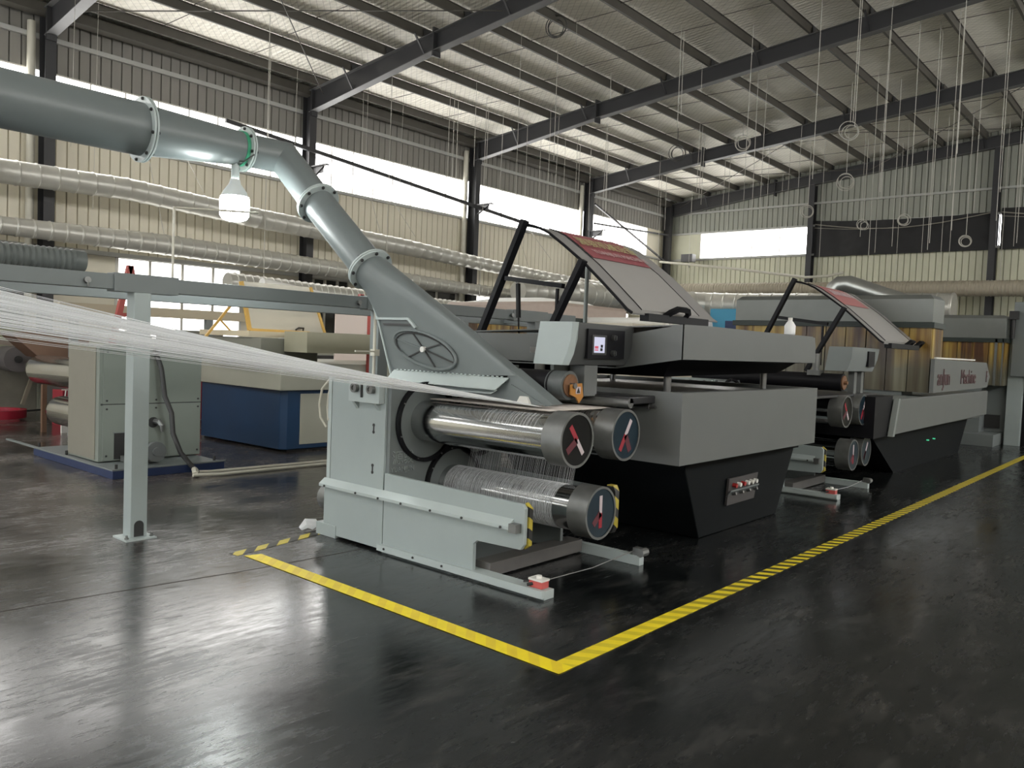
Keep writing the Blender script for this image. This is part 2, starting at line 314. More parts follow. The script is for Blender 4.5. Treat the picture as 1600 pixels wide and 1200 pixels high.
def tag(o, label=None, cat=None, group=None, kind=None):
    if label: o['label'] = label
    if cat: o['category'] = cat
    if group: o['group'] = group
    if kind: o['kind'] = kind
    return o
def empty(name, loc, label=None, cat=None, group=None, kind=None):
    o = bpy.data.objects.new(name, None); COL.objects.link(o); o.location = loc; o.empty_display_size = 0.1; ORG[o] = Vector(loc)
    return tag(o, label, cat, group, kind)
def part(name, mb, m, parent=None, bevel=0.0, label=None, kind=None, cat=None, group=None, flat=False):
    bm = mb.bm
    bmesh.ops.recalc_face_normals(bm, faces=bm.faces[:])
    if parent is None:
        xs = [v.co for v in bm.verts]
        o0 = Vector(((min(c.x for c in xs)+max(c.x for c in xs))/2, (min(c.y for c in xs)+max(c.y for c in xs))/2, min(c.z for c in xs)))
    else: o0 = ORG[parent]
    for v in bm.verts: v.co -= o0
    if not flat:
        for f in bm.faces: f.smooth = True
        for e in bm.edges:
            e.smooth = (len(e.link_faces) == 2 and e.calc_face_angle(3.0) < 0.62)
    me = bpy.data.meshes.new(name); bm.to_mesh(me); bm.free()
    me.materials.append(m)
    o = bpy.data.objects.new(name, me); COL.objects.link(o); ORG[o] = o0
    if parent is None: o.location = o0
    else: o.parent = parent
    if bevel:
        md = o.modifiers.new('bevel', 'BEVEL'); md.width = bevel; md.segments = 2; md.limit_method = 'ANGLE'; md.harden_normals = True
    return tag(o, label, cat, group, kind)
def dup(src, parent, delta=(0, 0, 0)):                # a part copied within a thing, sharing its mesh
    o = src.copy(); COL.objects.link(o); o.parent = parent; o.location = src.location + Vector(delta); ORG[o] = ORG[src]; return o
def kids(o): return [c for c in bpy.data.objects if c.parent == o]
def copy_tree(o, parent=None):
    c = o.copy(); COL.objects.link(c); c.parent = parent; ORG[c] = ORG[o]
    for ch in kids(o): copy_tree(ch, c)
    return c
def text_mesh(name, body, size, depth, m, parent, mtx):
    cu = bpy.data.curves.new(name, 'FONT'); cu.body = body; cu.size = size; cu.extrude = depth; cu.align_x = 'CENTER'; cu.align_y = 'CENTER'; cu.resolution_u = 3
    t = bpy.data.objects.new(name, cu); COL.objects.link(t)
    bpy.context.view_layer.update()
    me = bpy.data.meshes.new_from_object(t.evaluated_get(bpy.context.evaluated_depsgraph_get()))
    bpy.data.objects.remove(t); bpy.data.curves.remove(cu)
    me.transform(mtx); me.transform(Matrix.Translation(-ORG[parent]))
    me.materials.clear(); me.materials.append(m); me.name = name
    o = bpy.data.objects.new(name, me); COL.objects.link(o); o.parent = parent; ORG[o] = ORG[parent]
    return o
def basis(x, y, loc):
    x, y = Vector(x).normalized(), Vector(y).normalized(); z = x.cross(y)
    m = Matrix((x, y, z)).transposed().to_4x4(); m.translation = Vector(loc); return m

# ------------------------------------------------------------------ the hall
YW, XB = 17.6, 30.1            # left wall and back wall
RIDGE = -1.0
def roof_z(y): return 7.78 + (17.5-abs(y-RIDGE)-RIDGE)*0.104 if y >= RIDGE else 7.78 + (17.5+RIDGE-2*RIDGE-abs(y-RIDGE))*0.104
def roof_z(y): return 7.78 + (18.5-abs(y-RIDGE))*0.104
XE, YR = -14.0, -9.0      # end wall behind the camera, right wall

fl = part('floor', MB().box(XE-0.3, XB+0.3, YR-0.3, YW+0.3, -0.2, 0.0), FLOOR, kind='structure')
# object coords of the floor are relative to its origin; move the origin to the world origin
for v in fl.data.vertices: v.co += fl.location
fl.location = (0, 0, 0); ORG[fl] = Vector((0, 0, 0))

ceil = empty('ceiling', (0, 0, 8), kind='structure')
mb = MB()
for (ya, yb) in ((YW+0.3, RIDGE), (RIDGE, YR-0.3)):
    mb.prism([(XE-0.3, ya, roof_z(ya)+0.02), (XB+0.3, ya, roof_z(ya)+0.02), (XB+0.3, yb, roof_z(yb)+0.02), (XE-0.3, yb, roof_z(yb)+0.02)], (0, 0, 0.06))
part('roof_lining', mb, ROOFM, ceil)
# purlins: Z sections running the length of the hall
def zsec(y, h=0.19):
    z1 = roof_z(y)
    return MB().prism([(XE, y-0.03, z1), (XE, y+0.005, z1), (XE, y+0.005, z1-h+0.012), (XE, y+0.05, z1-h+0.012), (XE, y+0.05, z1-h), (XE, y-0.005, z1-h), (XE, y-0.005, z1-0.012), (XE, y-0.03, z1-0.012)], (XB-XE, 0, 0))
yy = 16.85; k = 0
while yy > 0.5:
    part('purlin', zsec(yy), PURLIN, ceil); k += 1
    yy -= 1.215
for y in (-3, -5.5, -8): part('purlin', zsec(y), PURLIN, ceil)
part('purlin', MB().box(24.2, 30, 5.85, 5.91, roof_z(5.9)-0.24, roof_z(5.9)), PURLIN, ceil)
# rafters: tapered built-up I sections with joint plates and fly braces
def rafter(x):
    def zt(y): return roof_z(y)-0.20
    def hb(y): return 0.52 - (17.3-y)*(0.52-0.37)/4.5 if y > 12.8 else 0.37
    ys = [17.25, 12.85, RIDGE]
    wb, fl_ = MB(), MB()
    for a, b in ((17.25, 12.85), (12.85, RIDGE)):
        wb.prism([(x-0.006, a, zt(a)), (x-0.006, b, zt(b)), (x-0.006, b, zt(b)-hb(b)), (x-0.006, a, zt(a)-hb(a))], (0.012, 0, 0))
        for top in (True, False):
            za, zb = (zt(a), zt(b)) if top else (zt(a)-hb(a), zt(b)-hb(b))
            fl_.prism([(x-0.1, a, za), (x-0.1, b, zb), (x-0.1, b, zb-0.014), (x-0.1, a, za-0.014)], (0.2, 0, 0))
    a, b = RIDGE, YR+0.3
    wb.prism([(x-0.006, a, zt(a)), (x-0.006, b, zt(b)), (x-0.006, b, zt(b)-0.4), (x-0.006, a, zt(a)-0.37)], (0.012, 0, 0))
    fl_.prism([(x-0.1, a, zt(a)-0.37), (x-0.1, b, zt(b)-0.4), (x-0.1, b, zt(b)-0.414), (x-0.1, a, zt(a)-0.384)], (0.2, 0, 0))
    o = part('rafter', wb, RAFTER, ceil)
    part('flange', fl_, RAFTERL, o)
    part('joint_plate', MB().box(x-0.11, x+0.11, 12.83, 12.87, zt(12.85)-0.50, zt(12.85)+0.10), RAFTER, o)
    yy = 16.85-1.215; i = 0
    while yy > 2:
        if i % 2 == 0:
            s = -1
            part('fly_brace', MB().rod((x-0.02, yy, zt(yy)-hb(yy)+0.06), (x-0.32, yy, zt(yy)+0.04), 0.045, 0.02), RAFTER, o)
        part('cleat', MB().box(x-0.09, x+0.09, yy-0.05, yy-0.04, zt(yy), zt(yy)+0.17), RAFTER, o)
        yy -= 1.215; i += 1
for x in (-12, -6, 0.1, 6.1, 12.1, 18.1, 24.1, 29.9): rafter(x)
# roof bracing rods and eave strut
for (p0, p1) in (((24.1, 16.9, 7.45), (29.9, 9.5, 8.2)), ((24.1, 9.5, 8.2), (29.9, 16.9, 7.45)), ((24.1, 9.5, 8.15), (29.9, 3.5, 8.8)), ((24.1, 3.5, 8.8), (29.9, 9.5, 8.15)), ((12.1, 16.8, 7.45), (6.1, 11, 8.1)), ((6.1, 16.8, 7.45), (12.1, 11, 8.1))):
    part('brace_rod', MB().cyl(p0, p1, 0.012, n=6), PURLIN, ceil)
for i in range(-2, 5):          # sag rods between purlins, two per bay
    for j in (2, 4):
        for k2 in range(0, 12):
            y0 = 16.85-1.215*k2
            x = i*6+0.1+j
            part('sag_rod', MB().cyl((x, y0, roof_z(y0)-0.03), (x+0.02, y0-1.2, roof_z(y0-1.2)-0.15), 0.008, n=5), PURLIN, ceil)

def cladding(parent, axis, u0, u1, z0, z1f, m, pitch=0.21, base=YW):
    n = int(round((u1-u0)/pitch)); p = (u1-u0)/n; meshes = {}
    for i in range(n):
        a = u0+i*p; h = z1f(a+p/2) - z0
        key = round(h, 2)
        if key not in meshes:
            bm = bmesh.new(); s = MB()
            prof = [(0.014, 0.0), (p-0.014, 0.0), (p-0.007, 0.03), (p-0.002, 0.05), (0.002, 0.05), (0.007, 0.03)]
            if axis == 'X': s.prism([(u, v, 0) for u, v in prof], (0, 0, h))
            else: s.prism([(v, u, 0) for u, v in prof], (0, 0, h))
            bmesh.ops.recalc_face_normals(s.bm, faces=s.bm.faces[:])
            me = bpy.data.meshes.new('cladding_panel'); s.bm.to_mesh(me); s.bm.free(); me.materials.append(m); meshes[key] = me; bm.free()
        o = bpy.data.objects.new('cladding_panel', meshes[key]); COL.objects.link(o); o.parent = parent
        o.location = (Vector((a, base, z0)) if axis == 'X' else Vector((base, a, z0))) - ORG[parent]

# ---- left wall
wl = empty('wall_left', (0, YW, 0), kind='structure')
part('backing_sheet', MB().box(XE, XB, YW+0.06, YW+0.1, 0, 1.0).box(XE, XB, YW+0.06, YW+0.1, 3.1, 5.33).box(XE, XB, YW+0.06, YW+0.1, 6.52, 8.0), GROOVE, wl)
cladding(wl, 'X', XE, 3.0, 0.0, lambda x: 5.36, CLAD, 0.42)
cladding(wl, 'X', 3.0, XB, 3.12, lambda x: 5.36, CLAD)
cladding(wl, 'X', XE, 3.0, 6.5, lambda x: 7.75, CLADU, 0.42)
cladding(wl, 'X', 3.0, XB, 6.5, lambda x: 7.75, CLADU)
part('lower_wall', MB().box(3.0, XB, YW, YW+0.05, 0, 1.05), CLAD, wl)
for z, t in ((7.12, 0.09), (5.33, 0.06), (3.08, 0.09)):
    part('girt', MB().box(XE, XB-0.2, YW-0.09, YW-0.01, z-t/2, z+t/2), GIRT, wl)
part('eave_strut', MB().prism([(XE, YW-0.35, 7.50), (XE, YW-0.15, 7.47), (XE, YW-0.15, 7.53), (XE, YW-0.29, 7.55), (XE, YW-0.33, 7.70), (XE, YW-0.35, 7.70)], (XB-XE, 0, 0)), PURLIN, wl)
part('eave_gutter', MB().box(XE, XB-0.3, YW-0.16, YW-0.02, 7.62, 7.72), PAINT_D, wl)
def column(parent, x, y, z1, along='X'):
    if along == 'X':
        s = MB().box(x-0.1, x+0.1, y-0.15, y-0.138, 0, z1).box(x-0.1, x+0.1, y+0.138, y+0.15, 0, z1).box(x-0.005, x+0.005, y-0.14, y+0.14, 0, z1)
    else:
        s = MB().box(x-0.15, x-0.138, y-0.1, y+0.1, 0, z1).box(x+0.138, x+0.15, y-0.1, y+0.1, 0, z1).box(x-0.14, x+0.14, y-0.005, y+0.005, 0, z1)
    return part('column', s, RAFTER, parent)
for x in (-12, -6, 0.1, 6.1, 12.1, 18.1, 24.1, 29.75):
    c = column(wl, x, YW-0.28, 7.5)
    if x < 29: part('knee_stiffener', MB().box(x-0.09, x+0.09, YW-0.47, YW-0.43, 6.98, 7.6), RAFTER, c)
    if 6 < x < 29:
        part('crane_bracket', MB().box(x-0.06, x+0.06, YW-1.05, YW-0.43, 5.72, 5.75).rod((x, YW-0.45, 5.45), (x, YW-0.9, 5.70), 0.06, 0.03).box(x+0.0, x+0.012, YW-0.9, YW-0.45, 5.55, 5.73), RAFTER, c)
    if x in (18.1, 24.1, 6.1):
        part('downpipe', MB().cyl((x-0.24, YW-0.12, 0), (x-0.24, YW-0.12, 7.35), 0.075, n=14).cyl((x-0.24, YW-0.12, 5.9), (x-0.24, YW-0.12, 5.98), 0.085, n=14), PVC, wl)
# ---- back wall
wb_ = empty('wall_back', (XB, 0, 0), kind='structure')
part('backing_sheet', MB().box(XB+0.06, XB+0.1, YR, YW, 0, 5.3).box(XB+0.06, XB+0.1, YR, YW, 6.38, 9.9), GROOVE, wb_)
cladding(wb_, 'Y', 2.0, YW, 2.0, lambda y: 5.32, CLADB, 0.2, XB)
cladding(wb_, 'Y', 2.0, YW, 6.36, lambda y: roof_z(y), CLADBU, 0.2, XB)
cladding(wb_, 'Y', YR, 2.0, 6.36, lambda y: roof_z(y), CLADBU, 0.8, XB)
part('lower_wall', MB().box(XB, XB+0.05, YR, YW, 0, 2.02), CLADB, wb_)
cladding(wb_, 'Y', YR, 2.0, 2.0, lambda y: 5.32, CLADB, 0.8, XB)
for z in (7.18, 5.30, 6.37): part('girt', MB().box(XB-0.1, XB-0.01, YR, YW-0.2, z-0.035, z+0.035), GIRT, wb_)
for y in (11.4, 5.5, -0.5, -6.0): column(wb_, XB-0.2, y, roof_z(y)-0.6, 'Y')
# strip of wall beside the windows
part('window_pier', MB().box(XB, XB+0.05, 16.0, YW, 5.32, 6.36), CLADB, wb_)
# ---- the two walls out of view
we = empty('wall_rear', (XE, 0, 0), kind='structure')
part('cladding', MB().box(XE-0.1, XE, 13, YW, 0, 9.9).box(XE-0.1, XE, YR, 4, 0, 9.9).box(XE-0.1, XE, 4, 13, 5.2, 9.9), CLAD, we)
wr = empty('wall_right', (0, YR, 0), kind='structure')
part('cladding', MB().box(XE, XB, YR-0.1, YR, 0, 5.35).box(XE, XB, YR-0.1, YR, 7.3, 9.0), CLAD, wr)

# ---- windows
def window(n, axis, base, u0, u1, z0, z1, ndiv, m, fr=0.035, out=1):
    o = empty('window_%d' % n, ((u0+u1)/2, base, z0) if axis == 'X' else (base, (u0+u1)/2, z0), kind='structure')
    def bx(s, a, b, d0, d1, c, e):
        return s.box(a, b, base+d0, base+d1, c, e) if axis == 'X' else s.box(base+d0, base+d1, a, b, c, e)
    s = MB(); bx(s, u0, u1, -0.02, 0.05, z0, z0+fr); bx(s, u0, u1, -0.02, 0.05, z1-fr, z1); bx(s, u0, u0+fr, -0.02, 0.05, z0, z1); bx(s, u1-fr, u1, -0.02, 0.05, z0, z1)
    part('window_frame', s, FRAMEW, o)
    p = (u1-u0)/ndiv
    for i in range(ndiv):
        if i: part('mullion', bx(MB(), u0+i*p-fr*0.5, u0+i*p+fr*0.5, -0.015, 0.04, z0, z1), FRAMEW, o)
        part('pane', bx(MB(), u0+i*p+0.012, u0+(i+1)*p-0.012, 0.035, 0.045, z0+0.01, z1-0.01), m, o)
    return o
WN = 1
for (a, b) in ((-11.8, -6.2), (-5.8, -0.2), (0.3, 5.9), (6.3, 11.9), (12.3, 17.85), (18.3, 23.85), (24.35, 28.6)):
    window(WN, 'X', YW, a, b, 5.36, 6.5, 8 if b > 6 else 4, PANE, 0.03); WN += 1
part('window_pier', MB().box(28.6, XB, YW, YW+0.05, 5.33, 6.52), CLAD, wl)
window(WN, 'X', YW, 7.55, 10.5, 1.05, 3.08, 4, PANEL_L, 0.06); WN += 1
for (a, b) in ((3.2, 5.9), (12.5, 13.7), (15.2, 17.8), (18.6, 21.4), (24.6, 27.5)):
    window(WN, 'X', YW, a, b, 1.05, 3.08, 3, PANEL_L if a > 18 else mat('dim_pane', (0.03, 0.03, 0.028), 0.2), 0.06); WN += 1
part('window_pier', MB().box(3.0, 3.2, YW, YW+0.05, 1.05, 3.1).box(5.9, 7.55, YW, YW+0.05, 1.05, 3.1).box(10.5, 12.5, YW, YW+0.05, 1.05, 3.1).box(13.7, 15.2, YW, YW+0.05, 1.05, 3.1).box(17.8, 18.6, YW, YW+0.05, 1.05, 3.1).box(21.4, 24.6, YW, YW+0.05, 1.05, 3.1).box(27.5, XB, YW, YW+0.05, 1.05, 3.1), CLAD, wl)
window(WN, 'Y', XB, 11.55, 16.0, 5.32, 6.36, 4, PANE); WN += 1
window(WN, 'Y', XB, 5.6, 11.3, 5.32, 6.36, 5, PANE); WN += 1
window(WN, 'Y', XB, -0.3, 5.4, 5.32, 6.36, 5, PANE); WN += 1
for i in range(7):  # windows of the unseen right wall, added and enlarged as fill light
    window(WN, 'X', YR-0.05, -11.8+6*i, -6.2+6*i, 5.36, 7.29, 4, PANE); WN += 1
# unseen glowing panels added under the roof behind the camera as fill light
for x in (-10.6, -7.6, -4.6):
    part('roof_fill_panel', MB().prism([(x, 3, roof_z(3)), (x+1.1, 3, roof_z(3)), (x+1.1, 14.5, roof_z(14.5)), (x, 14.5, roof_z(14.5))], (0, 0, -0.01)), PANE, ceil)
# expansion joint in the floor
part('floor_joint', MB().prism([(-2.0, 5.02, 0.0), (1.8, 4.70, 0.0), (2.9, 4.57, 0.0), (3.7, 4.53, 0.0), (3.7, 4.537, 0.0), (2.9, 4.58, 0.0), (1.8, 4.71, 0.0), (-2.0, 5.03, 0.0)], (0, 0, 0.0012)), mat('joint_filler', (0.035, 0.027, 0.02), 0.7), fl)

# ------------------------------------------------------------------ floor tape
HAZ = stripes('hazard_tape', 0.125, 0.55, (0.95, 0.76, 0.03), (0.02, 0.02, 0.018), 'X', fade=(-6.2, -4.9, 0.25))
HAZL = stripes('hazard_tape_worn', 0.17, -0.9, (0.62, 0.50, 0.05), (0.03, 0.028, 0.024), 'X')
YEL = stripes('yellow_tape', 0.14, -0.9, (1.0, 0.80, 0.02), (0.90, 0.68, 0.03), 'Y')
part('floor_tape', MB().prism([(2.965, 2.18, 0.001), (17.2, 2.17, 0.001), (17.2, 2.27, 0.001), (3.065, 2.28, 0.001)], (0, 0, 0.0015)), HAZ, cat='tape', label='black and yellow striped floor tape running from the corner along the machine line')
part('floor_tape', MB().prism([(2.955, 2.18, 0.0027), (3.065, 2.18, 0.0027), (3.10, 4.86, 0.0027), (2.99, 4.90, 0.0027)], (0, 0, 0.0012)), YEL, cat='tape', label='plain yellow floor tape in front of the roller stand')
part('floor_tape', MB().prism([(2.96, 4.93, 0.001), (3.76, 5.09, 0.001), (3.75, 5.17, 0.001), (2.95, 5.02, 0.001)], (0, 0, 0.0015)), HAZL, cat='tape', label='short worn striped floor tape at the left corner of the roller stand')

# ------------------------------------------------------------------ roller stands
def roller(parent, x, z, y0, y1, disc, mark, r=0.150):
    """cantilevered drum from the plate at y1 to the free end at y0"""
    ro = part('roller', MB().cyl((x, y0+0.15, z), (x, y1, z), r, n=48), CHROME, parent)
    part('end_ring', MB().cyl((x, y0+0.155, z), (x, y0+0.012, z), 0.176, n=48).ring((x, y0+0.012, z), (0, -1, 0), 0.176, 0.160, 0.012, 48), STEELR, ro)
    part('end_disc', MB().cyl((x, y0+0.012, z), (x, y0+0.006, z), 0.160, n=48), disc, ro)
    a, (l1, l2), b = mark
    def strip(ang, l, wd, off=0.0):
        u = Vector((math.cos(ang), 0, math.sin(ang))); v = Vector((-u.z, 0, u.x)); c = Vector((x, y0+0.006, z)) + v*off
        return MB().prism([c+v*wd/2, c+u*l+v*wd/2, c+u*l-v*wd/2, c-v*wd/2], (0, -0.002, 0))
    part('white_pointer', strip(a, l1, 0.032), PINKM, ro)
    part('red_pointer', strip(a+math.pi, l2, 0.036), REDM, ro)
    part('red_blade', strip(b, l2*1.05, 0.045), mat('dark_red_mark', (0.11, 0.02, 0.03), 0.5), ro)
    return ro

def roller_stand(dx, label, first):
    X0 = 3.76 + dx; X1 = 4.98 + dx
    t = empty('roller_stand', (X0+0.6, 4.1, 0), label, 'machine')
    P_ = lambda *a: part(*a[:3], t, **(a[3] if len(a) > 3 else {}))
    # cabinet behind the plate, split into front panels
    P_('front_panel', MB().box(X0, X0+0.025, 4.385, 5.0, 0.44, 1.20), PAINT, dict(bevel=0.004))
    P_('front_panel', MB().box(X0-0.006, X0+0.02, 4.375, 5.06, 0.02, 0.385), PAINT, dict(bevel=0.004))
    P_('cabinet_body', MB().box(X0+0.026, X1, 4.42, 5.04, 0.05, 1.19), PAINT_D)
    P_('corner_strip', MB().box(X0+0.0, X0+0.03, 5.005, 5.045, 0.38, 1.22).box(X0-0.004, X0+0.004, 5.012, 5.022, 0.05, 0.37), PAINT_L)
    P_('foot_block', MB().box(X0-0.012, X0+0.3, 4.9, 5.14, 0.0, 0.095), PAINT, dict(bevel=0.004))
    # the arm panel reaching towards the aisle, with its cut-out at the foot
    arm = [(4.37, 0.02), (4.37, 0.565), (3.10, 0.545), (3.075, 0.52), (3.075, 0.30), (3.10, 0.265), (3.46, 0.255), (3.49, 0.23), (3.49, 0.055), (4.37, 0.02)][:-1]
    P_('arm_panel', MB().prism([(X0-0.003, y, z) for y, z in arm], (0.03, 0, 0)), PAINT, dict(bevel=0.003))
    P_('ledge_strip', MB().prism([(X0-0.003, 5.06, 0.385), (X0-0.055, 5.06, 0.385), (X0-0.055, 5.06, 0.405), (X0-0.003, 5.06, 0.445)], (0, -1.90, 0)), PAINT_L)
    P_('end_cap', MB().box(X0-0.055, X0-0.003, 3.10, 3.158, 0.37, 0.425), STEELR)
    P_('hazard_edge', MB().prism([(X0+0.03, 3.10, 0.55), (X0+0.03, 3.062, 0.52), (X0+0.03, 3.062, 0.29), (X0+0.03, 3.10, 0.262)], (0.03, 0, 0)), stripes('hazard_edge_print', 0.13, 0.7, (0.5, 0.40, 0.05), (0.02, 0.02, 0.02), 'Z') if first else MATS['hazard_edge_print'])
    P_('toe_strip', MB().box(X0-0.03, X0-0.003, 2.9, 4.40, 0.015, 0.06), PAINT_L)
    for y in (4.99, 4.62, 4.37, 4.13, 3.84, 3.55, 3.22):
        P_('ledge_bolt', MB().cyl((X0-0.056, y, 0.394), (X0-0.063, y, 0.394), 0.0085, n=8), DARKBOLT)
    for y in (4.32, 4.02, 3.74): P_('toe_bolt', MB().cyl((X0-0.031, y, 0.038), (X0-0.037, y, 0.038), 0.0085, n=8), DARKBOLT)
    for z in (0.87, 0.58):
        P_('keyhole_slot', MB().box(X0-0.003, X0+0.002, 4.50, 4.512, z-0.025, z+0.025).cyl((X0+0.001, 4.506, z+0.025), (X0-0.004, 4.506, z+0.025), 0.012, n=8).cyl((X0+0.001, 4.506, z-0.025), (X0-0.004, 4.506, z-0.025), 0.012, n=8), DARKBOLT)
    # clamp block near the top with two round sockets
    cb = P_('guide_block', MB().box(X0-0.05, X0, 4.40, 4.74, 1.055, 1.19).prism([(X0, 4.44, 1.055), (X0-0.045, 4.44, 1.055), (X0, 4.44, 1.0)], (0, 0.03, 0)).prism([(X0, 4.68, 1.055), (X0-0.045, 4.68, 1.055), (X0, 4.68, 1.0)], (0, 0.03, 0)), PAINT_L)
    for y in (4.65, 4.47): part('socket', MB().cyl((X0-0.05, y, 1.155), (X0-0.075, y, 1.155), 0.03, n=16).ring((X0-0.075, y, 1.155), (-1, 0, 0), 0.034, 0.018, 0.01, 16), STEELR, cb)
    part('latch', MB().rod((X0-0.058, 4.585, 1.18), (X0-0.058, 4.585, 1.09), 0.012), DARKBOLT, cb)
    # the plate the drums come out of
    P_('bearing_plate', MB().box(X0+0.02, X1, 4.35, 4.40, 0.03, 1.19), PAINT_D)
    for (x, z) in ((4.12+dx, 0.92), (4.68+dx, 0.92), (4.42+dx, 0.43)):
        P_('guard_ring', MB().ring((x, 4.35, z), (0, -1, 0), 0.295, 0.268, 0.03, 48), BLACKP)
        for k in range(5):
            a = R(100+k*50); P_('ring_bolt', MB().cyl((x+0.281*math.cos(a), 4.321, z+0.281*math.sin(a)), (x+0.281*math.cos(a), 4.312, z+0.281*math.sin(a)), 0.006, n=6), BOLT)
    roller(t, 4.12+dx, 0.925, 2.97, 4.35, DISCK, (R(-52), (0.115, 0.115), R(215)))
    roller(t, 4.68+dx, 0.925, 2.97, 4.35, DISCB, (R(58), (0.12, 0.12), R(-62)))
    roller(t, 4.42+dx, 0.425, 2.97, 4.35, DISCB, (R(91), (0.115, 0.10), R(222)))
    if not first: roller(t, 4.86+dx, 0.44, 2.97, 4.35, DISCB, (R(60), (0.11, 0.1), R(240)))
    # far arm with striped guard
    P_('far_arm', MB().prism([(X1-0.30, y, z) for y, z in arm], (0.03, 0, 0)), PAINT_D)
    P_('striped_guard', MB().prism([(X1-0.31, 3.03, 0.53), (X1-0.31, 3.05, 0.57), (X1-0.31, 3.10, 0.57), (X1-0.31, 3.10, 0.24), (X1-0.31, 3.05, 0.24), (X1-0.31, 3.03, 0.28)], (0.05, 0, 0)), MATS['hazard_edge_print'])
    # floor frame
    P_('base_rail', MB().box(X0-0.002, X0+0.09, 2.90, 4.38, 0.0, 0.055), PAINT_L, dict(bevel=0.003))
    P_('base_rail', MB().box(X1-0.12, X1-0.06, 2.93, 4.38, 0.0, 0.07), PAINT_L, dict(bevel=0.003))
    P_('cross_beam', MB().box(X0+0.09, X1-0.12, 3.42, 3.56, 0.01, 0.10), mat('frame_brown_gray', (0.11, 0.105, 0.10), 0.5, noise=0.2), dict(bevel=0.004))
    P_('drip_tray', MB().box(X0+0.1, X0+0.55, 3.56, 3.9, 0.08, 0.09), PAINT_D)
    sw = P_('trip_switch', MB().box(X0+0.005, X0+0.075, 2.93, 3.03, 0.056, 0.10), mat('switch_red', (0.55, 0.10, 0.09), 0.4), dict(label='red trip switch', bevel=0.004))
    part('switch_lid', MB().box(X0+0.002, X0+0.078, 2.927, 3.033, 0.10, 0.112).cyl((X0+0.04, 2.98, 0.112), (X0+0.04, 2.98, 0.128), 0.018, n=12), WHITEP, sw)
    part('switch_plug', MB().cyl((X0+0.04, 3.03, 0.08), (X0+0.03, 3.09, 0.07), 0.006, n=8).cyl((X0-0.01, 3.03, 0.07), (X0+0.01, 3.0, 0.08), 0.01, n=8), RUBBER, sw)
    P_('cable_clamp', MB().box(X1-0.115, X1-0.06, 2.92, 2.99, 0.07, 0.12).cyl((X1-0.12, 2.93, 0.09), (X1-0.04, 2.93, 0.09), 0.03, n=10), STEELR)
    P_('trip_wire', MB().path([(X0+0.08, 2.98, 0.085), ((X0+X1)/2, 2.985, 0.068), (X1-0.12, 2.98, 0.10)], 0.0035, 5), BOLT)
    P_('drive_wheel', MB().cyl((X0+0.12, 5.04, 0.27), (X0+0.12, 5.17, 0.27), 0.11, n=24), STEELR)
    P_('air_hose', MB().path([(X0+0.01, 5.05, 1.19), (X0-0.02, 5.10, 1.12), (X0-0.02, 5.13, 1.0), (X0-0.02, 5.11, 0.9), (X0-0.01, 5.05, 0.83)], 0.009, 6).path([(X0+0.03, 5.05, 1.17), (X0+0.02, 5.07, 1.08), (X0+0.02, 5.08, 0.98), (X0+0.0, 5.04, 0.88)], 0.009, 6), PVC)
    return t

st1 = roller_stand(0.0, 'gray roller stand with three chrome drums behind the yellow floor tape', True)
# cast letters on the bearing plate
def relief(o_parent, body, size, x, z, m, y=4.349):
    return text_mesh('raised_lettering', body, size, 0.006, m, o_parent, basis((1, 0, 0), (0, 0, 1), (x, y, z)))
CASTL = mat('cast_letter', (0.27, 0.30, 0.295), 0.4)
relief(st1, '\u6e90\u9a8f', 0.105, 3.905, 0.665, CASTL)
relief(st1, 'YUANJUN', 0.05, 3.905, 0.585, CASTL)
st2 = roller_stand(5.0, 'second gray roller stand with four drums, at the far end of the first gray bed', False)

part('cotton_rag', MB().path([(3.70, 5.27, 0.02), (3.73, 5.24, 0.06), (3.78, 5.22, 0.05), (3.80, 5.25, 0.02)], [0.02, 0.04, 0.045, 0.015], 7), YARN, cat='rag', label='crumpled white rag on the floor at the left foot of the roller stand')

# ------------------------------------------------------------------ yarn
def yarns(name, starts_ends, r, m, label, sag=0.0, seg=2, n=3):
    s = MB()
    for (a, b) in starts_ends:
        a, b = Vector(a), Vector(b)
        pts = [a.lerp(b, i/seg) - Vector((0, 0, sag*4*(i/seg)*(1-i/seg))) for i in range(seg+1)]
        s.path(pts, r*random.choice((0.6, 0.8, 1.0, 1.25)), n, cap=False)
    return part(name, s, m, cat='yarn', label=label, kind='stuff')
L = []
for i in range(150):
    f = min(1.0, max(0.0, (i+random.uniform(-1.6, 1.9))/150)); y1 = 3.27 + 1.5*f
    lift = random.choice((-0.015, -0.005, 0.0, 0.008, 0.02)) + random.uniform(-0.006, 0.006)
    y0 = y1 + random.uniform(-0.03, 0.03) - 0.10 + 0.15*f
    z1 = 1.112 + 0.085*f**0.8
    slope = 0.122 + 0.062*f + lift*0.55
    L.append(((4.12-7.6, y0+0.1, z1+slope*7.6), (4.12, y1, z1)))
for z0, f in ((0.03, .93), (0.045, .97), (0.05, 1.0)):
    L.append(((4.12-7.6, 4.9, 1.2+0.19*7.6+z0), (4.12, 3.27+1.5*f, 1.19)))
yarns('yarn_sheet', L, 0.0016, YARN, 'white sheet of warp yarns stretching from the left edge to the roller stand', sag=0.012, seg=5)
L = []
for i in range(150):
    y = 3.2 + 1.1*(i+random.uniform(-.4, .4))/150
    L.append(((4.10, y, 1.090), (4.70, y+random.uniform(-.01, .01), 1.088)))
for i in range(90):
    y = 3.2 + 1.1*i/90
    L.append(((4.70, y, 1.088), (5.15, y, 1.10)))
yarns('yarn_web', L, 0.0036, YARNB, 'dull sheet of yarns lying over the top drums of the roller stand', seg=1)
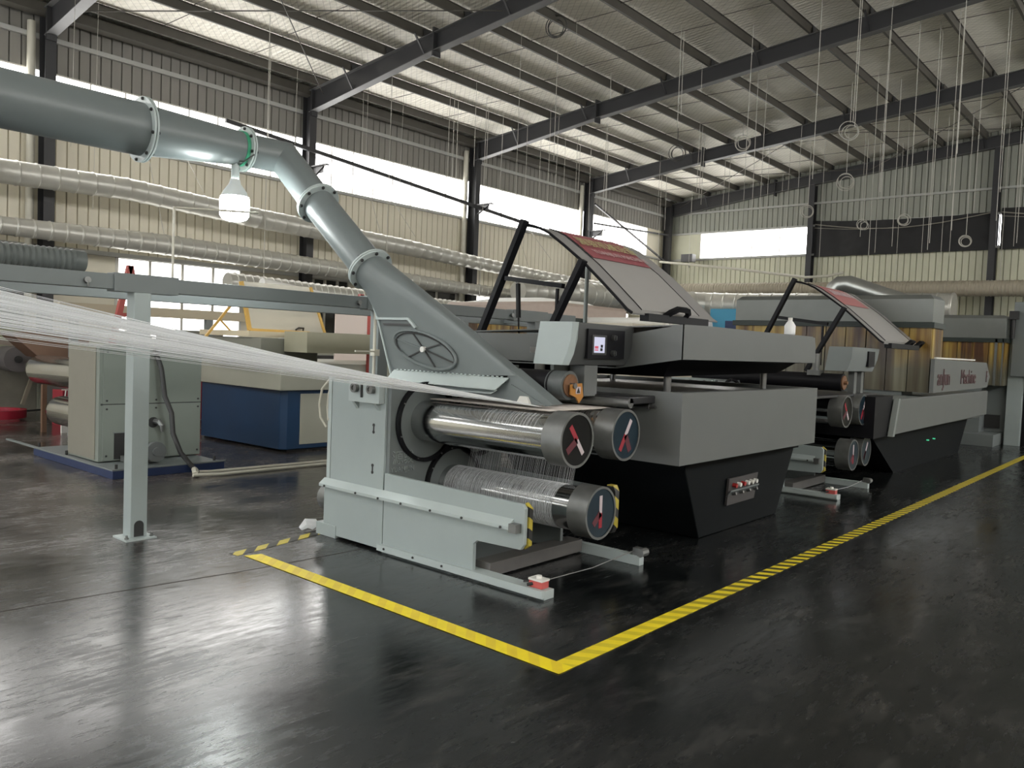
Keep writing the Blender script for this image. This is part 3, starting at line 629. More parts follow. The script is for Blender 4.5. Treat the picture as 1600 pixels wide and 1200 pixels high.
def wraps(x, z, y0, y1, n, r, a0, a1, seg, name, label, rr=0.0011):
    s = MB()
    for i in range(n):
        y = y0 + (y1-y0)*(i+random.uniform(-.45, .45))/n
        s.path([(x + r*math.cos(a0+(a1-a0)*k/seg), y + random.uniform(-.002, .002), z + r*math.sin(a0+(a1-a0)*k/seg)) for k in range(seg+1)], rr, 3, cap=False)
    return part(name, s, YARN, cat='yarn', label=label, kind='stuff')
wraps(4.42, 0.425, 3.27, 4.30, 190, 0.1525, R(60), R(275), 14, 'wound_yarn', 'fine white yarns wound around the lower drum of the near roller stand', 0.0009)
wraps(4.12, 0.925, 3.22, 3.70, 20, 0.1525, R(105), R(155), 8, 'loose_yarn', 'loose white yarn loops on the upper front drum', 0.0009)
L = []
for i in range(120):
    y = 3.27 + 1.0*(i+random.uniform(-.4, .4))/120
    L.append(((4.42+0.152*math.cos(R(60)), y, 0.425+0.152*math.sin(R(60))), (4.68-0.12, y, 0.925-0.095)))
yarns('yarn_curtain', L, 0.0009, YARN, 'fine yarns running up from the lower drum to the upper rear drum', seg=1)

# ------------------------------------------------------------------ first gray bed machine
bed = empty('press_bed', (6.4, 4.0, 0), 'long gray bed machine with raised curved cover, touch screen and black pedestal', 'machine')
B_ = lambda name, mb, m, **k: part(name, mb, m, bed, **k)
B_('bed_housing', MB().loft([[(5.12, 2.80, 0.695), (7.72, 2.80, 0.695), (7.72, 5.25, 0.695), (5.12, 5.25, 0.695)], [(5.12, 2.80, 1.215), (7.72, 2.80, 1.215), (7.72, 5.25, 1.215), (5.12, 5.25, 1.215)]], cap=False).quad([(5.12, 2.8, 0.695), (7.72, 2.8, 0.695), (7.72, 5.25, 0.695), (5.12, 5.25, 0.695)]).loft([[(5.12, 2.80, 1.215), (7.72, 2.80, 1.215), (7.72, 5.25, 1.215), (5.12, 5.25, 1.215)], [(5.16, 2.9, 1.215), (7.68, 2.9, 1.215), (7.68, 5.15, 1.215), (5.16, 5.15, 1.215)], [(5.16, 2.9, 1.08), (7.68, 2.9, 1.08), (7.68, 5.15, 1.08), (5.16, 5.15, 1.08)]], cap=False).quad([(5.16, 2.9, 1.08), (7.68, 2.9, 1.08), (7.68, 5.15, 1.08), (5.16, 5.15, 1.08)]), BEDGRAY)
B_('conveyor_belt', MB().box(4.78, 7.66, 3.02, 5.1, 1.125, 1.180), mat('belt_dark', (0.03, 0.03, 0.032), 0.35, noise=0.2), bevel=0.01)
B_('belt_edge_bar', MB().cyl((4.80, 3.02, 1.135), (4.80, 5.1, 1.135), 0.035, n=16), STEELR)
bar = B_('guide_bar', MB().cyl((5.10, 3.0, 1.10), (5.10, 4.4, 1.10), 0.011, n=10), BOLT)
for y in (3.06, 3.6, 4.1): part('bar_collar', MB().cyl((5.10, y-0.012, 1.10), (5.10, y+0.012, 1.10), 0.024, n=12), BOLT, bar)
ped = B_('pedestal', MB().loft([[(5.62, 3.02, 0.64), (7.78, 3.02, 0.64), (7.78, 4.9, 0.64), (5.62, 4.9, 0.64)], [(5.62, 3.02, 0.60), (7.78, 3.02, 0.60), (7.78, 4.9, 0.60), (5.62, 4.9, 0.60)], [(5.96, 3.05, 0.0), (7.50, 3.05, 0.0), (7.50, 4.85, 0.0), (5.96, 4.85, 0.0)]]), PEDBLK, bevel=0.01)
part('pedestal_top', MB().box(5.55, 7.72, 2.95, 4.95, 0.635, 0.70), PEDBLK, ped)
sp = B_('switch_panel', MB().prism([(6.36, 2.998, 0.455), (6.93, 2.998, 0.46), (6.90, 3.012, 0.23), (6.36, 3.012, 0.225)], (0, 0.02, 0)), mat('panel_brown_gray', (0.06, 0.055, 0.055), 0.5))
part('panel_shelf', MB().prism([(6.36, 2.98, 0.345), (6.92, 2.98, 0.35), (6.92, 3.02, 0.30), (6.36, 3.02, 0.295)], (0, 0, 0.012)), PAINT_D, sp)
for i in range(6):
    part('push_button', MB().cyl((6.44+i*0.082, 3.0, 0.395), (6.44+i*0.082, 2.965, 0.392), 0.019, n=14), mat('button_red', (0.35, 0.02, 0.02), 0.4) if i % 2 == 0 and i < 4 else WHITEP, sp)
for i in range(4): part('toggle', MB().cyl((6.40+i*0.14, 2.985, 0.325), (6.40+i*0.14, 2.95, 0.335), 0.013, n=10), BOLT, sp)
# press lid with its folded nose
lid = B_('lid', MB().prism([(5.17, 2.85, 1.45), (7.75, 2.85, 1.45), (7.75, 2.85, 1.60), (7.72, 2.85, 1.69), (5.6, 2.85, 1.705), (5.17, 2.85, 1.70)], (0, 0.02, 0)).prism([(5.19, 2.87, 1.69), (7.72, 2.87, 1.69), (7.72, 5.2, 1.69), (5.19, 5.2, 1.60)], (0, 0, 0.01)), BEDGRAY)
part('lid_nose', MB().prism([(5.17, 2.85, 1.45), (5.17, 2.85, 1.70), (5.20, 3.42, 1.607), (5.20, 3.42, 1.36)], (0.02, 0.0, 0)).prism([(5.20, 3.42, 1.607), (5.20, 3.42, 1.36), (5.20, 5.2, 1.36), (5.20, 5.2, 1.607)], (0.02, 0, 0)), BEDGRAY, lid)
part('lid_underside', MB().prism([(5.18, 2.87, 1.45), (7.74, 2.87, 1.45), (7.74, 5.15, 1.40), (5.2, 5.15, 1.37), (5.2, 3.42, 1.37)], (0, 0, 0.01)).loft([[(5.3, 3.0, 1.45), (7.7, 3.0, 1.45), (7.7, 5.1, 1.42), (5.2, 5.1, 1.38)], [(5.45, 3.15, 1.31), (7.6, 3.15, 1.34), (7.6, 5.0, 1.33), (5.4, 5.0, 1.29)]]), BLACKP, lid)
for x, y in ((5.6, 3.2), (7.4, 3.2), (5.6, 4.9), (7.4, 4.9)): part('lid_post', MB().cyl((x, y, 1.15), (x, y, 1.40), 0.03, n=12), BOLT, lid)
# touch-screen box on its bracket
cbx = B_('control_box', MB().prism([(4.42, 3.49, 1.385), (4.42, 3.49, 1.675), (4.50, 3.30, 1.68), (4.495, 3.27, 1.60), (4.46, 3.27, 1.50), (4.40, 3.30, 1.385)], (0, 0, 0)) if False else MB().loft([[(4.44, 3.30, 1.385), (4.47, 3.285, 1.46), (4.50, 3.28, 1.56), (4.51, 3.28, 1.68), (4.51, 3.50, 1.68), (4.44, 3.50, 1.385)], [(5.13, 3.30, 1.385), (5.18, 3.285, 1.46), (5.21, 3.28, 1.56), (5.22, 3.28, 1.68), (5.22, 3.50, 1.68), (5.13, 3.50, 1.385)]]), DARKPL, bevel=0.006)
part('side_cover', MB().loft([[(4.438, 3.30, 1.384), (4.468, 3.285, 1.46), (4.498, 3.28, 1.56), (4.508, 3.28, 1.681), (4.508, 3.58, 1.681), (4.438, 3.58, 1.384)], [(4.40, 3.33, 1.384), (4.42, 3.31, 1.46), (4.45, 3.30, 1.56), (4.46, 3.30, 1.681), (4.46, 3.58, 1.681), (4.40, 3.58, 1.384)]]), PAINT, cbx)
fcz = part('screen_bezel', MB().box(4.60, 5.06, 3.262, 3.29, 1.435, 1.640), BLACKP, cbx)
bed_scr = part('touch_screen', MB().box(4.665, 4.795, 3.255, 3.262, 1.475, 1.585), mat('screen_glow', (0.1, 0.1, 0.1), 0.3, emit=(0.72, 0.74, 0.95), estr=0.42), cbx)
part('screen_readout', MB().box(4.672, 4.712, 3.252, 3.2545, 1.490, 1.498).box(4.672, 4.712, 3.252, 3.2545, 1.504, 1.522), mat('screen_red', (0.1, 0, 0), 0.3, emit=(0.85, 0.18, 0.25), estr=0.35), cbx)
part('screen_digits', MB().box(4.740, 4.765, 3.252, 3.2545, 1.488, 1.508).box(4.744, 4.768, 3.252, 3.2545, 1.512, 1.532), RUBBER, cbx)
part('screen_frame', MB().box(4.645, 4.82, 3.256, 3.266, 1.46, 1.60), DARKPL, cbx)
for z in (1.585, 1.475): part('knob', MB().cyl((4.90, 3.262, z), (4.90, 3.235, z), 0.02, n=14).box(4.895, 4.905, 3.225, 3.24, z-0.015, z+0.015), DARKPL, cbx)
B_('box_post', MB().box(4.64, 4.80, 3.31, 3.44, 1.165, 1.385), BEDGRAY, bevel=0.004)
B_('side_bracket', MB().prism([(4.48, 3.46, 1.385), (4.70, 3.46, 1.385), (4.88, 3.46, 1.26), (4.88, 3.46, 1.17), (4.60, 3.46, 1.17), (4.48, 3.46, 1.35)], (0, 0.03, 0)), BEDLIGHT)
pr = B_('pressure_roller', MB().cyl((4.46, 3.42, 1.245), (4.46, 4.75, 1.245), 0.098, n=36), BLACKP)
part('roller_sleeve', MB().cyl((4.46, 3.30, 1.245), (4.46, 3.42, 1.245), 0.099, n=36).ring((4.46, 3.435, 1.245), (0, 1, 0), 0.102, 0.09, 0.008, 36), mat('sleeve_dark', (0.09, 0.1, 0.1), 0.45, noise=0.3, nscale=20), pr)
part('roller_hub', MB().cyl((4.46, 3.29, 1.245), (4.46, 3.302, 1.245), 0.078, n=28), RUST, pr)
part('axle', MB().cyl((4.46, 3.25, 1.245), (4.46, 3.30, 1.245), 0.02, n=12), BOLT, pr)
tg = B_('warning_tag', MB().prism([(4.425, 3.262, 1.255), (4.55, 3.262, 1.262), (4.57, 3.262, 1.17), (4.525, 3.262, 1.125), (4.49, 3.262, 1.165), (4.425, 3.262, 1.185)], (0, 0.012, 0)), ORANGE, label='orange warning tag')
part('warning_sign', MB().box(4.478, 4.53, 3.258, 3.261, 1.19, 1.238), PINKM, tg)
part('warning_triangle', MB().prism([(4.484, 3.256, 1.195), (4.524, 3.256, 1.195), (4.504, 3.256, 1.234)], (0, 0.0015, 0)), RUBBER, tg)
B_('air_cylinder', MB().cyl((5.0, 4.0, 1.22), (5.0, 4.0, 1.47), 0.042, n=16).box(4.94, 5.06, 3.94, 4.06, 1.455, 1.50).box(4.93, 5.07, 3.94, 4.06, 1.21, 1.26), mat('cast_aluminium', (0.34, 0.34, 0.33), 0.4, 0.5))
B_('cylinder_foot', MB().box(5.02, 5.12, 3.80, 3.95, 1.25, 1.31).cyl((5.07, 3.80, 1.28), (5.07, 3.78, 1.28), 0.025, n=12), STEELR)
B_('red_cable', MB().path([(5.1, 3.9, 1.40), (5.2, 3.8, 1.38), (5.3, 3.75, 1.30)], 0.015, 6), REDP)
B_('roller_bridge', MB().box(4.66, 4.74, 3.9, 4.8, 1.17, 1.23).box(4.86, 4.92, 4.15, 5.0, 1.31, 1.35).cyl((4.95, 4.3, 1.31), (4.95, 4.75, 1.31), 0.03, n=12), PAINT_D)
# raised cover: curved sheet hinged at the back, on a black tube frame
prof = [(4.63, 2.565), (4.54, 2.553), (4.45, 2.523), (4.36, 2.48), (4.20, 2.373), (3.98, 2.214), (3.79, 2.052), (3.61, 1.894), (3.54, 1.83), (3.49, 1.80)]
def shell(x0, x1, off=0.0, th=0.012, pr_=prof):
    s = MB()
    out = [(y-off*0.55, z+off*0.83) for y, z in pr_]; inn = [(y+0.55*th-off*0.55, z-0.83*th+off*0.83) for y, z in pr_]
    sec = out + inn[::-1]
    s.loft([[(x0, y, z) for y, z in sec], [(x1, y, z) for y, z in sec]], cap=False)
    for k in range(len(out)-1):
        for x in (x0, x1): s.quad([(x, *out[k]), (x, *out[k+1]), (x, *inn[k+1]), (x, *inn[k])])
    return s
def cover(parent, dx, X1, dy=0.0, dz=0.0):
    p_ = [(y+dy, z+dz) for y, z in prof]
    X0 = 5.5+dx
    c = part('raised_cover', shell(X0, X1, 0, 0.012, p_), mat('cover_gray', (0.27, 0.264, 0.258), 0.4, noise=0.06, nscale=3), parent)
    part('cover_panel', shell(X0+0.22, X1-0.28, 0.006, 0.006, p_[1:-1]), mat('cover_panel_gray', (0.34, 0.332, 0.322), 0.4, noise=0.06, nscale=3), c)
    part('cover_edge', MB().path([(X0, y, z) for y, z in p_], 0.012, 6), BLACKP, c)
    for xx in (X0+0.22, X1-0.28): part('cover_joint', MB().path([(xx, y-0.004, z+0.006) for y, z in p_[1:-1]], 0.004, 4), BLACKP, c)
    e = p_[-1]
    part('bottom_rail', MB().box(X0+0.20, X1-0.25, e[0]-0.035, e[0]+0.05, e[1]-0.055, e[1]+0.006), BLACKP, c)
    return c, p_
c1, pr1 = cover(bed, 0.0, 6.98)
part('cover_handle', MB().path([(6.02, 3.50, 1.79), (6.04, 3.45, 1.83), (6.11, 3.42, 1.862), (6.27, 3.42, 1.862), (6.34, 3.45, 1.83), (6.36, 3.50, 1.79)], 0.028, 4), BLACKP, c1)
redsh = [(4.44, 2.522), (4.36, 2.484), (4.20, 2.377), (4.12, 2.319), (4.06, 2.276)]
stk = part('red_sticker', shell(5.74, 6.68, 0.012, 0.003, redsh), mat('sticker_red', (0.30, 0.09, 0.105), 0.45, noise=0.15, nscale=20), c1)
def on_cover(parent, dx, dy, dz, y, z, body, size, m, xc):
    # lies just above the sticker, tilted with the sheet
    n = Vector((0, -0.55, 0.83)).normalized()
    up = Vector((0, 0.83, 0.55)).normalized()
    return text_mesh('sticker_lettering', body, size, 0.001, m, parent, basis((1, 0, 0), up, Vector((xc+dx, y+dy, z+dz)) + n*0.019))
GOLD = mat('sticker_gold', (0.45, 0.42, 0.22), 0.5)
on_cover(c1, 0, 0, 0, 4.245, 2.421, '\u6e90\u9a8f\u673a\u68b0\u8bbe\u5907', 0.155, GOLD, 6.21)
on_cover(c1, 0, 0, 0, 4.115, 2.332, 'YUANJUN MACHINE', 0.095, mat('sticker_pale', (0.5, 0.36, 0.36), 0.5), 6.25)
def cover_frame(parent, dx, dy=0, dz=0):
    x = 5.5+dx-0.03
    def q(y, z): return (x, y+dy, z+dz)
    part('frame_leg', MB().rod(q(5.18, 1.42), q(4.61, 2.60), 0.045, 0.075, (1, 0, 0)), BLACKP, parent)
    part('frame_leg', MB().rod(q(4.40, 1.42), q(3.965, 2.23), 0.045, 0.075, (1, 0, 0)), BLACKP, parent)
    part('frame_crossbar', MB().rod(q(4.80, 2.10), q(4.16, 2.02), 0.04, 0.05, (1, 0, 0)), BLACKP, parent)
    g = part('gas_strut', MB().rod(q(4.66, 2.05), q(4.64, 1.75), 0.03, 0.03, (1, 0, 0)).cyl(q(4.64, 1.75), q(4.62, 1.50), 0.008, n=8), BLACKP, parent)
    part('strut_eye', MB().loop(q(4.665, 2.07), (0, 0.018, 0), (0, 0, 0.018), 0.006, 12, 5), BOLT, g)
    g = part('gas_strut', MB().rod(q(4.22, 2.0), q(4.22, 1.70), 0.022, 0.022, (1, 0, 0)).cyl(q(4.22, 1.70), q(4.22, 1.50), 0.008, n=8), BLACKP, parent)
    return g
cover_frame(bed, 0)
B_('stack_pipe', MB().cyl((6.35, 4.55, 1.69), (6.35, 4.55, 2.5), 0.02, n=10), BEDLIGHT)

# ------------------------------------------------------------------ second bed machine, further along the line
bed2 = empty('press_bed', (12.5, 4.0, 0), 'second bed machine with lettered side plate, beyond the second roller stand', 'machine')
B2 = lambda name, mb, m, **k: part(name, mb, m, bed2, **k)
B2('bed_side', MB().prism([(10.25, 2.80, 0.62), (15.6, 2.80, 0.66), (15.6, 2.80, 1.06), (10.42, 2.80, 1.04)], (0, 0.06, 0)), BEDGRAY, bevel=0.008)
B2('bed_body', MB().box(10.3, 15.6, 2.87, 5.2, 0.62, 1.03), PAINT_D)
B2('end_panel', MB().prism([(9.72, 2.86, 1.08), (10.40, 2.86, 1.08), (10.22, 2.86, 0.60), (9.72, 2.86, 0.60)], (0, 2.3, 0)), BLACKP)
B2('table_top', MB().box(8.2, 10.45, 3.06, 5.2, 1.075, 1.10), mat('belt_dark2', (0.03, 0.03, 0.032), 0.4), bevel=0.005)
B2('corner_strip', MB().prism([(10.40, 2.79, 1.05), (10.46, 2.79, 1.05), (10.30, 2.79, 0.60), (10.22, 2.79, 0.60)], (0, 0.06, 0)), BEDLIGHT)
B2('pedestal', MB().loft([[(10.2, 3.05, 0.62), (15.5, 3.05, 0.62), (15.5, 4.8, 0.62), (10.2, 4.8, 0.62)], [(11.6, 3.13, 0.0), (15.3, 3.13, 0.0), (15.3, 4.8, 0.0), (11.6, 4.8, 0.0)]]), PEDBLK)
for _x in (13.0, 13.35): B2('indicator_light', MB().cyl((_x, 3.08, 0.36), (_x, 3.045, 0.36), 0.009, n=8), mat('green_led', (0, 0.1, 0.04), 0.4, emit=(0.1, 0.8, 0.4), estr=0.4))
npn = B2('name_plate', MB().prism([(11.95, 2.79, 1.09), (15.45, 2.79, 1.12), (15.62, 2.79, 1.3), (15.3, 2.79, 1.53), (11.95, 2.79, 1.55)], (0, 0.05, 0)), BEDGRAY)
part('plate_rim', MB().box(11.95, 14.35, 2.775, 2.80, 1.552, 1.572), WHITEP, npn)
LETM = mat('letter_maroon', (0.10, 0.05, 0.055), 0.5)
for body, xc, sz in (('anJun', 12.48, 0.33), ('Machine', 14.0, 0.31), ('Factory', 15.85, 0.27)):
    if body == 'Factory': body, xc = 'F', 15.35
    text_mesh('plate_lettering', body, sz, 0.004, LETM, npn, basis((1, 0, 0), (0, 0, 1), (xc, 2.784, 1.29)))
c2, pr2 = cover(bed2, 4.85, 12.05, -0.5, -0.09)
for xx in (11.3, 11.75): part('cover_handle', MB().path([(xx, 3.0, 1.70), (xx+0.03, 2.94, 1.76), (xx+0.17, 2.94, 1.76), (xx+0.20, 3.0, 1.70)], 0.026, 4), BLACKP, c2)
part('red_sticker', shell(10.57, 11.55, 0.012, 0.003, [(y-0.5, z-0.09) for y, z in redsh]), mat('sticker_pink', (0.42, 0.17, 0.17), 0.5), c2)
on_cover(c2, 4.85, -0.5, -0.09, 4.26, 2.428, '\u6e90\u9a8f\u673a\u68b0\u8bbe\u5907', 0.14, PINKM, 6.2)
cover_frame(bed2, 4.85, -0.5, -0.09)
c2b = B2('control_box', MB().loft([[(9.42, 3.10, 1.36), (9.50, 3.08, 1.5), (9.53, 3.08, 1.64), (9.53, 3.35, 1.64), (9.42, 3.35, 1.36)], [(10.35, 3.10, 1.36), (10.45, 3.08, 1.5), (10.52, 3.08, 1.64), (10.52, 3.35, 1.64), (10.35, 3.35, 1.36)]]), PAINT_D, bevel=0.006)
part('screen_bezel', MB().box(10.05, 10.28, 3.06, 3.09, 1.42, 1.60), BLACKP, c2b)
for x in (9.85, 10.1): B2('box_post', MB().box(x, x+0.09, 3.15, 3.22, 1.10, 1.36), BEDGRAY)
p2 = B2('pressure_roller', MB().cyl((9.45, 3.14, 1.23), (9.45, 5.0, 1.23), 0.098, n=30), BLACKP)
part('roller_hub', MB().cyl((9.45, 3.125, 1.23), (9.45, 3.14, 1.23), 0.08, n=24).cyl((9.45, 3.09, 1.23), (9.45, 3.13, 1.23), 0.02, n=10), RUST, p2)
B2('air_cylinder', MB().cyl((9.42, 3.45, 1.35), (9.42, 3.45, 1.55), 0.04, n=12).box(9.34, 9.50, 3.38, 3.52, 1.30, 1.36), STEELR)
bt = empty('plastic_bottle', (7.45, 2.99, 1.705), 'milky plastic bottle standing on the lid of the first gray bed', 'bottle')
part('bottle_body', MB().path([(7.45, 2.99, 1.706), (7.45, 2.99, 1.712), (7.45, 2.99, 1.79), (7.45, 2.99, 1.82), (7.45, 2.99, 1.84)], [0.045, 0.05, 0.05, 0.032, 0.016], 18), BOTTLE, bt)
part('cap', MB().cyl((7.45, 2.99, 1.84), (7.45, 2.99, 1.865), 0.02, n=14), WHITEP, bt)

# ------------------------------------------------------------------ exhaust pipe and hood over the stand
ex = empty('exhaust_pipe', (4.25, 6.5, 3.1), 'big gray bolted exhaust pipe that bends down into a flat hood over the rollers', 'pipe')
EX = lambda name, mb, m, **k: part(name, mb, m, ex, **k)
yP, zP = 6.5, 3.10
EX('pipe_section', MB().cyl((-4.0, yP, 3.06), (2.98, yP, 3.09), 0.205, n=40, cap=False), PIPEG)
EX('reducer', MB().cyl((2.98, yP, 3.09), (3.86, yP, 3.12), 0.20, 0.143, n=40, cap=False), PIPEG)
def mitre(pts, r, n=36):
    s = MB(); rings = []
    P_ = [Vector(p) for p in pts]; bx = None
    for i, p in enumerate(P_):
        d0 = (P_[i]-P_[i-1]).normalized() if i else (P_[1]-P_[0]).normalized()
        d1 = (P_[i+1]-P_[i]).normalized() if i < len(P_)-1 else d0
        nb = (d0+d1).normalized()
        if bx is None: bx, by = frame(d0); base = [p + bx*math.cos(2*math.pi*k/n)*r + by*math.sin(2*math.pi*k/n)*r for k in range(n)]
        ring = []
        for q in (rings[-1] if rings else base):
            t = (p-q).dot(nb)/d0.dot(nb); ring.append(q + d0*t)
        rings.append(ring)
    return s.loft(rings, cap=False), rings[-1]
md, _ = mitre([(3.86, yP, 3.12), (4.25, yP-0.03, 3.12), (4.25, 5.93, 2.665)], 0.143)
EX('elbow', md, PIPEG)
EX('lower_tube', MB().cyl((4.25, 5.93, 2.665), (4.25, 5.20, 2.075), 0.140, n=36, cap=False), PIPEG)
def flange(c, ax, r):
    c = Vector(c); ax = Vector(ax).normalized(); u, v = frame(ax)
    f = EX('flange', MB().ring(c-ax*0.018, ax, r+0.05, r-0.01, 0.016, 40).ring(c+ax*0.003, ax, r+0.05, r-0.01, 0.016, 40), PAINT_L, bevel=0.002)
    for k in range(8):
        a = 2*math.pi*(k+0.3)/8; q = c + (u*math.cos(a)+v*math.sin(a))*(r+0.03)
        part('bolt', MB().cyl(q-ax*0.035, q+ax*0.035, 0.007, n=6).cyl(q-ax*0.03, q-ax*0.018, 0.014, n=6).cyl(q+ax*0.019, q+ax*0.03, 0.014, n=6), DARKBOLT, f)
    return f
flange((2.98, yP, 3.09), (1, 0, 0.02), 0.205)
flange((3.87, yP, 3.12), (1, 0, 0), 0.143)
dn = Vector((0, 5.20-5.93, 2.075-2.665)).normalized()
flange((4.25, 5.93, 2.665), dn, 0.14)
flange((4.25, 5.20, 2.075), dn, 0.14)
EX('sealing_ring', MB().ring((3.85, yP, 3.12), (-1, 0, 0), 0.152, 0.14, 0.03, 36), mat('green_seal', (0.05, 0.32, 0.18), 0.5))
# flat hood: round neck flattening to a long slot
secs = [((5.285, 1.965), (5.115, 2.185), 0.14, 1.0), ((5.17, 1.86), (4.90, 2.07), 0.135, 0.9), ((5.02, 1.68), (4.50, 1.84), 0.085, 0.35), ((4.96, 1.50), (4.02, 1.575), 0.07, 0.2), ((4.83, 1.235), (3.55, 1.30), 0.06, 0.12)]
rings = []; n = 40
for (l, r_, h, e) in secs:
    c = ((l[0]+r_[0])/2, (l[1]+r_[1])/2); a = ((l[0]-r_[0])/2, (l[1]-r_[1])/2); ring = []
    for k in range(n):
        t = 2*math.pi*k/n; cc, ss = math.cos(t), math.sin(t)
        cc = math.copysign(abs(cc)**max(e, 0.15), cc) if e < 1 else cc; ss2 = math.copysign(abs(ss)**max(e, 0.15), ss) if e < 1 else ss
        ring.append((4.25 + h*ss2, c[0]+a[0]*cc, c[1]+a[1]*cc))
    rings.append(ring)
hood = EX('hood', MB().loft(rings, cap=False), PIPEG)
hx = 4.25-0.065
part('hood_tip', MB().prism([(4.20, 3.62, 1.345), (4.20, 3.235, 1.125), (4.20, 3.30, 1.11), (4.20, 3.66, 1.235)], (0.11, 0, 0)).prism([(4.19, 4.84, 1.24), (4.19, 3.60, 1.24), (4.19, 3.30, 1.115), (4.19, 4.80, 1.13)], (0.12, 0, 0)), PIPEG, hood)
part('hood_lip', MB().prism([(hx+0.005, 4.80, 1.275), (hx+0.005, 3.62, 1.275), (hx-0.085, 3.66, 1.195), (hx-0.085, 4.79, 1.20)], (0, 0, 0.006)).prism([(hx-0.02, 4.6, 1.19), (hx-0.02, 3.70, 1.19), (hx-0.06, 3.72, 1.165), (hx-0.06, 4.6, 1.165)], (0, 0, 0.006)), PAINT_L, hood)
part('hood_edge', MB().rod((hx+0.015, 5.14, 1.86), (hx-0.015, 4.985, 1.66), 0.012).rod((hx-0.015, 4.985, 1.66), (hx-0.01, 4.815, 1.235), 0.012), PAINT_L, hood)
cw = Vector((4.172, 4.455, 1.448)); u_, v_ = Vector((-0.003, -0.315, -0.112)), Vector((0, -0.145, 0.055)); v_ = Vector((0, -0.135, 0.085))
hw = part('damper_wheel', MB().loop(cw, u_, v_, 0.012, 40, 6), PIPEG, hood)
part('wheel_shadow_line', MB().loop(cw+Vector((-0.004, -0.01, -0.012)), u_*0.94, v_*0.94, 0.006, 40, 5), DARKBOLT, hw)  # dark loop offset to the lower right, standing in for the rim's shadow
for a in (R(12), R(75), R(140), R(198), R(262), R(318)):
    part('spoke', MB().rod(cw, cw+u_*math.cos(a)*0.95+v_*math.sin(a)*0.95, 0.007, 0.010), PIPEG if abs(a-R(198)) < 0.01 else DARKBOLT, hw)
part('wheel_hub', MB().cyl(cw+Vector((0.01, 0, 0)), cw+Vector((-0.02, 0, 0)), 0.022, n=14), WHITEP, hw)
sl = part('slot_frame', MB().prism([(4.175, 5.00, 1.682), (4.175, 4.62, 1.682), (4.175, 4.53, 1.61), (4.175, 4.55, 1.605), (4.175, 4.63, 1.665), (4.175, 5.00, 1.665)], (-0.022, 0, 0)), PAINT_L, hood)
part('slot_shadow_gap', MB().prism([(4.176, 4.92, 1.637), (4.176, 4.60, 1.637), (4.176, 4.57, 1.622), (4.176, 4.90, 1.622)], (-0.016, 0, 0)), DARKBOLT, sl)
wl_ = MB()
for i in range(26):
    y = 4.76-i*0.043; wl_.cyl((hx-0.002, y, 1.283), (hx-0.002, y-0.018, 1.283), 0.006, n=5)
part('weld_bead', wl_, PAINT_L, hood, kind='stuff')
part('corner_bracket', MB().prism([(4.17, 3.50, 1.165), (4.17, 3.44, 1.165), (4.17, 3.41, 1.115), (4.17, 3.53, 1.115)], (0.02, 0, 0)), WHITEP, hood)
part('mounting_plate', MB().box(4.35, 4.37, 4.78, 5.02, 1.19, 1.36).loop((4.33, 4.80, 1.19), (0, 0.05, 0), (0, 0, 0.05), 0.012, 20, 5), PAINT_L, hood)

# lamp hanging under the pipe
lamp = empty('bulb_lamp', (3.79, 6.5, 2.47), 'glowing white LED bulb hanging below the exhaust pipe', 'lamp')
lx, ly = 3.775, 6.47
part('lamp_holder', MB().cyl((lx, ly, 2.84), (lx, ly, 2.96), 0.035, n=16).cyl((lx, ly, 2.96), (lx, ly, 3.0), 0.02, n=10), PAINT_L, lamp)
part('bulb_neck', MB().path([(lx, ly, 2.84), (lx, ly, 2.80), (lx, ly, 2.74), (lx, ly, 2.685)], [0.04, 0.05, 0.095, 0.118], 28, cap=False), mat('lamp_body', (0.62, 0.66, 0.66), 0.4), lamp)
part('bulb_globe', MB().path([(lx, ly, 2.69), (lx, ly, 2.66), (lx, ly, 2.53), (lx, ly, 2.50), (lx, ly, 2.485)], [0.117, 0.124, 0.12, 0.10, 0.06], 28, cap=True), mat('bulb_glow', (0.9, 0.9, 0.9), 0.5, emit=(0.93, 1.0, 0.98), estr=60.0), lamp)
part('lamp_cord', MB().path([(lx, ly, 3.0), (lx+0.02, ly-0.1, 2.985), (lx+0.08, ly-0.165, 3.05)], 0.006, 6), CORDD, lamp)

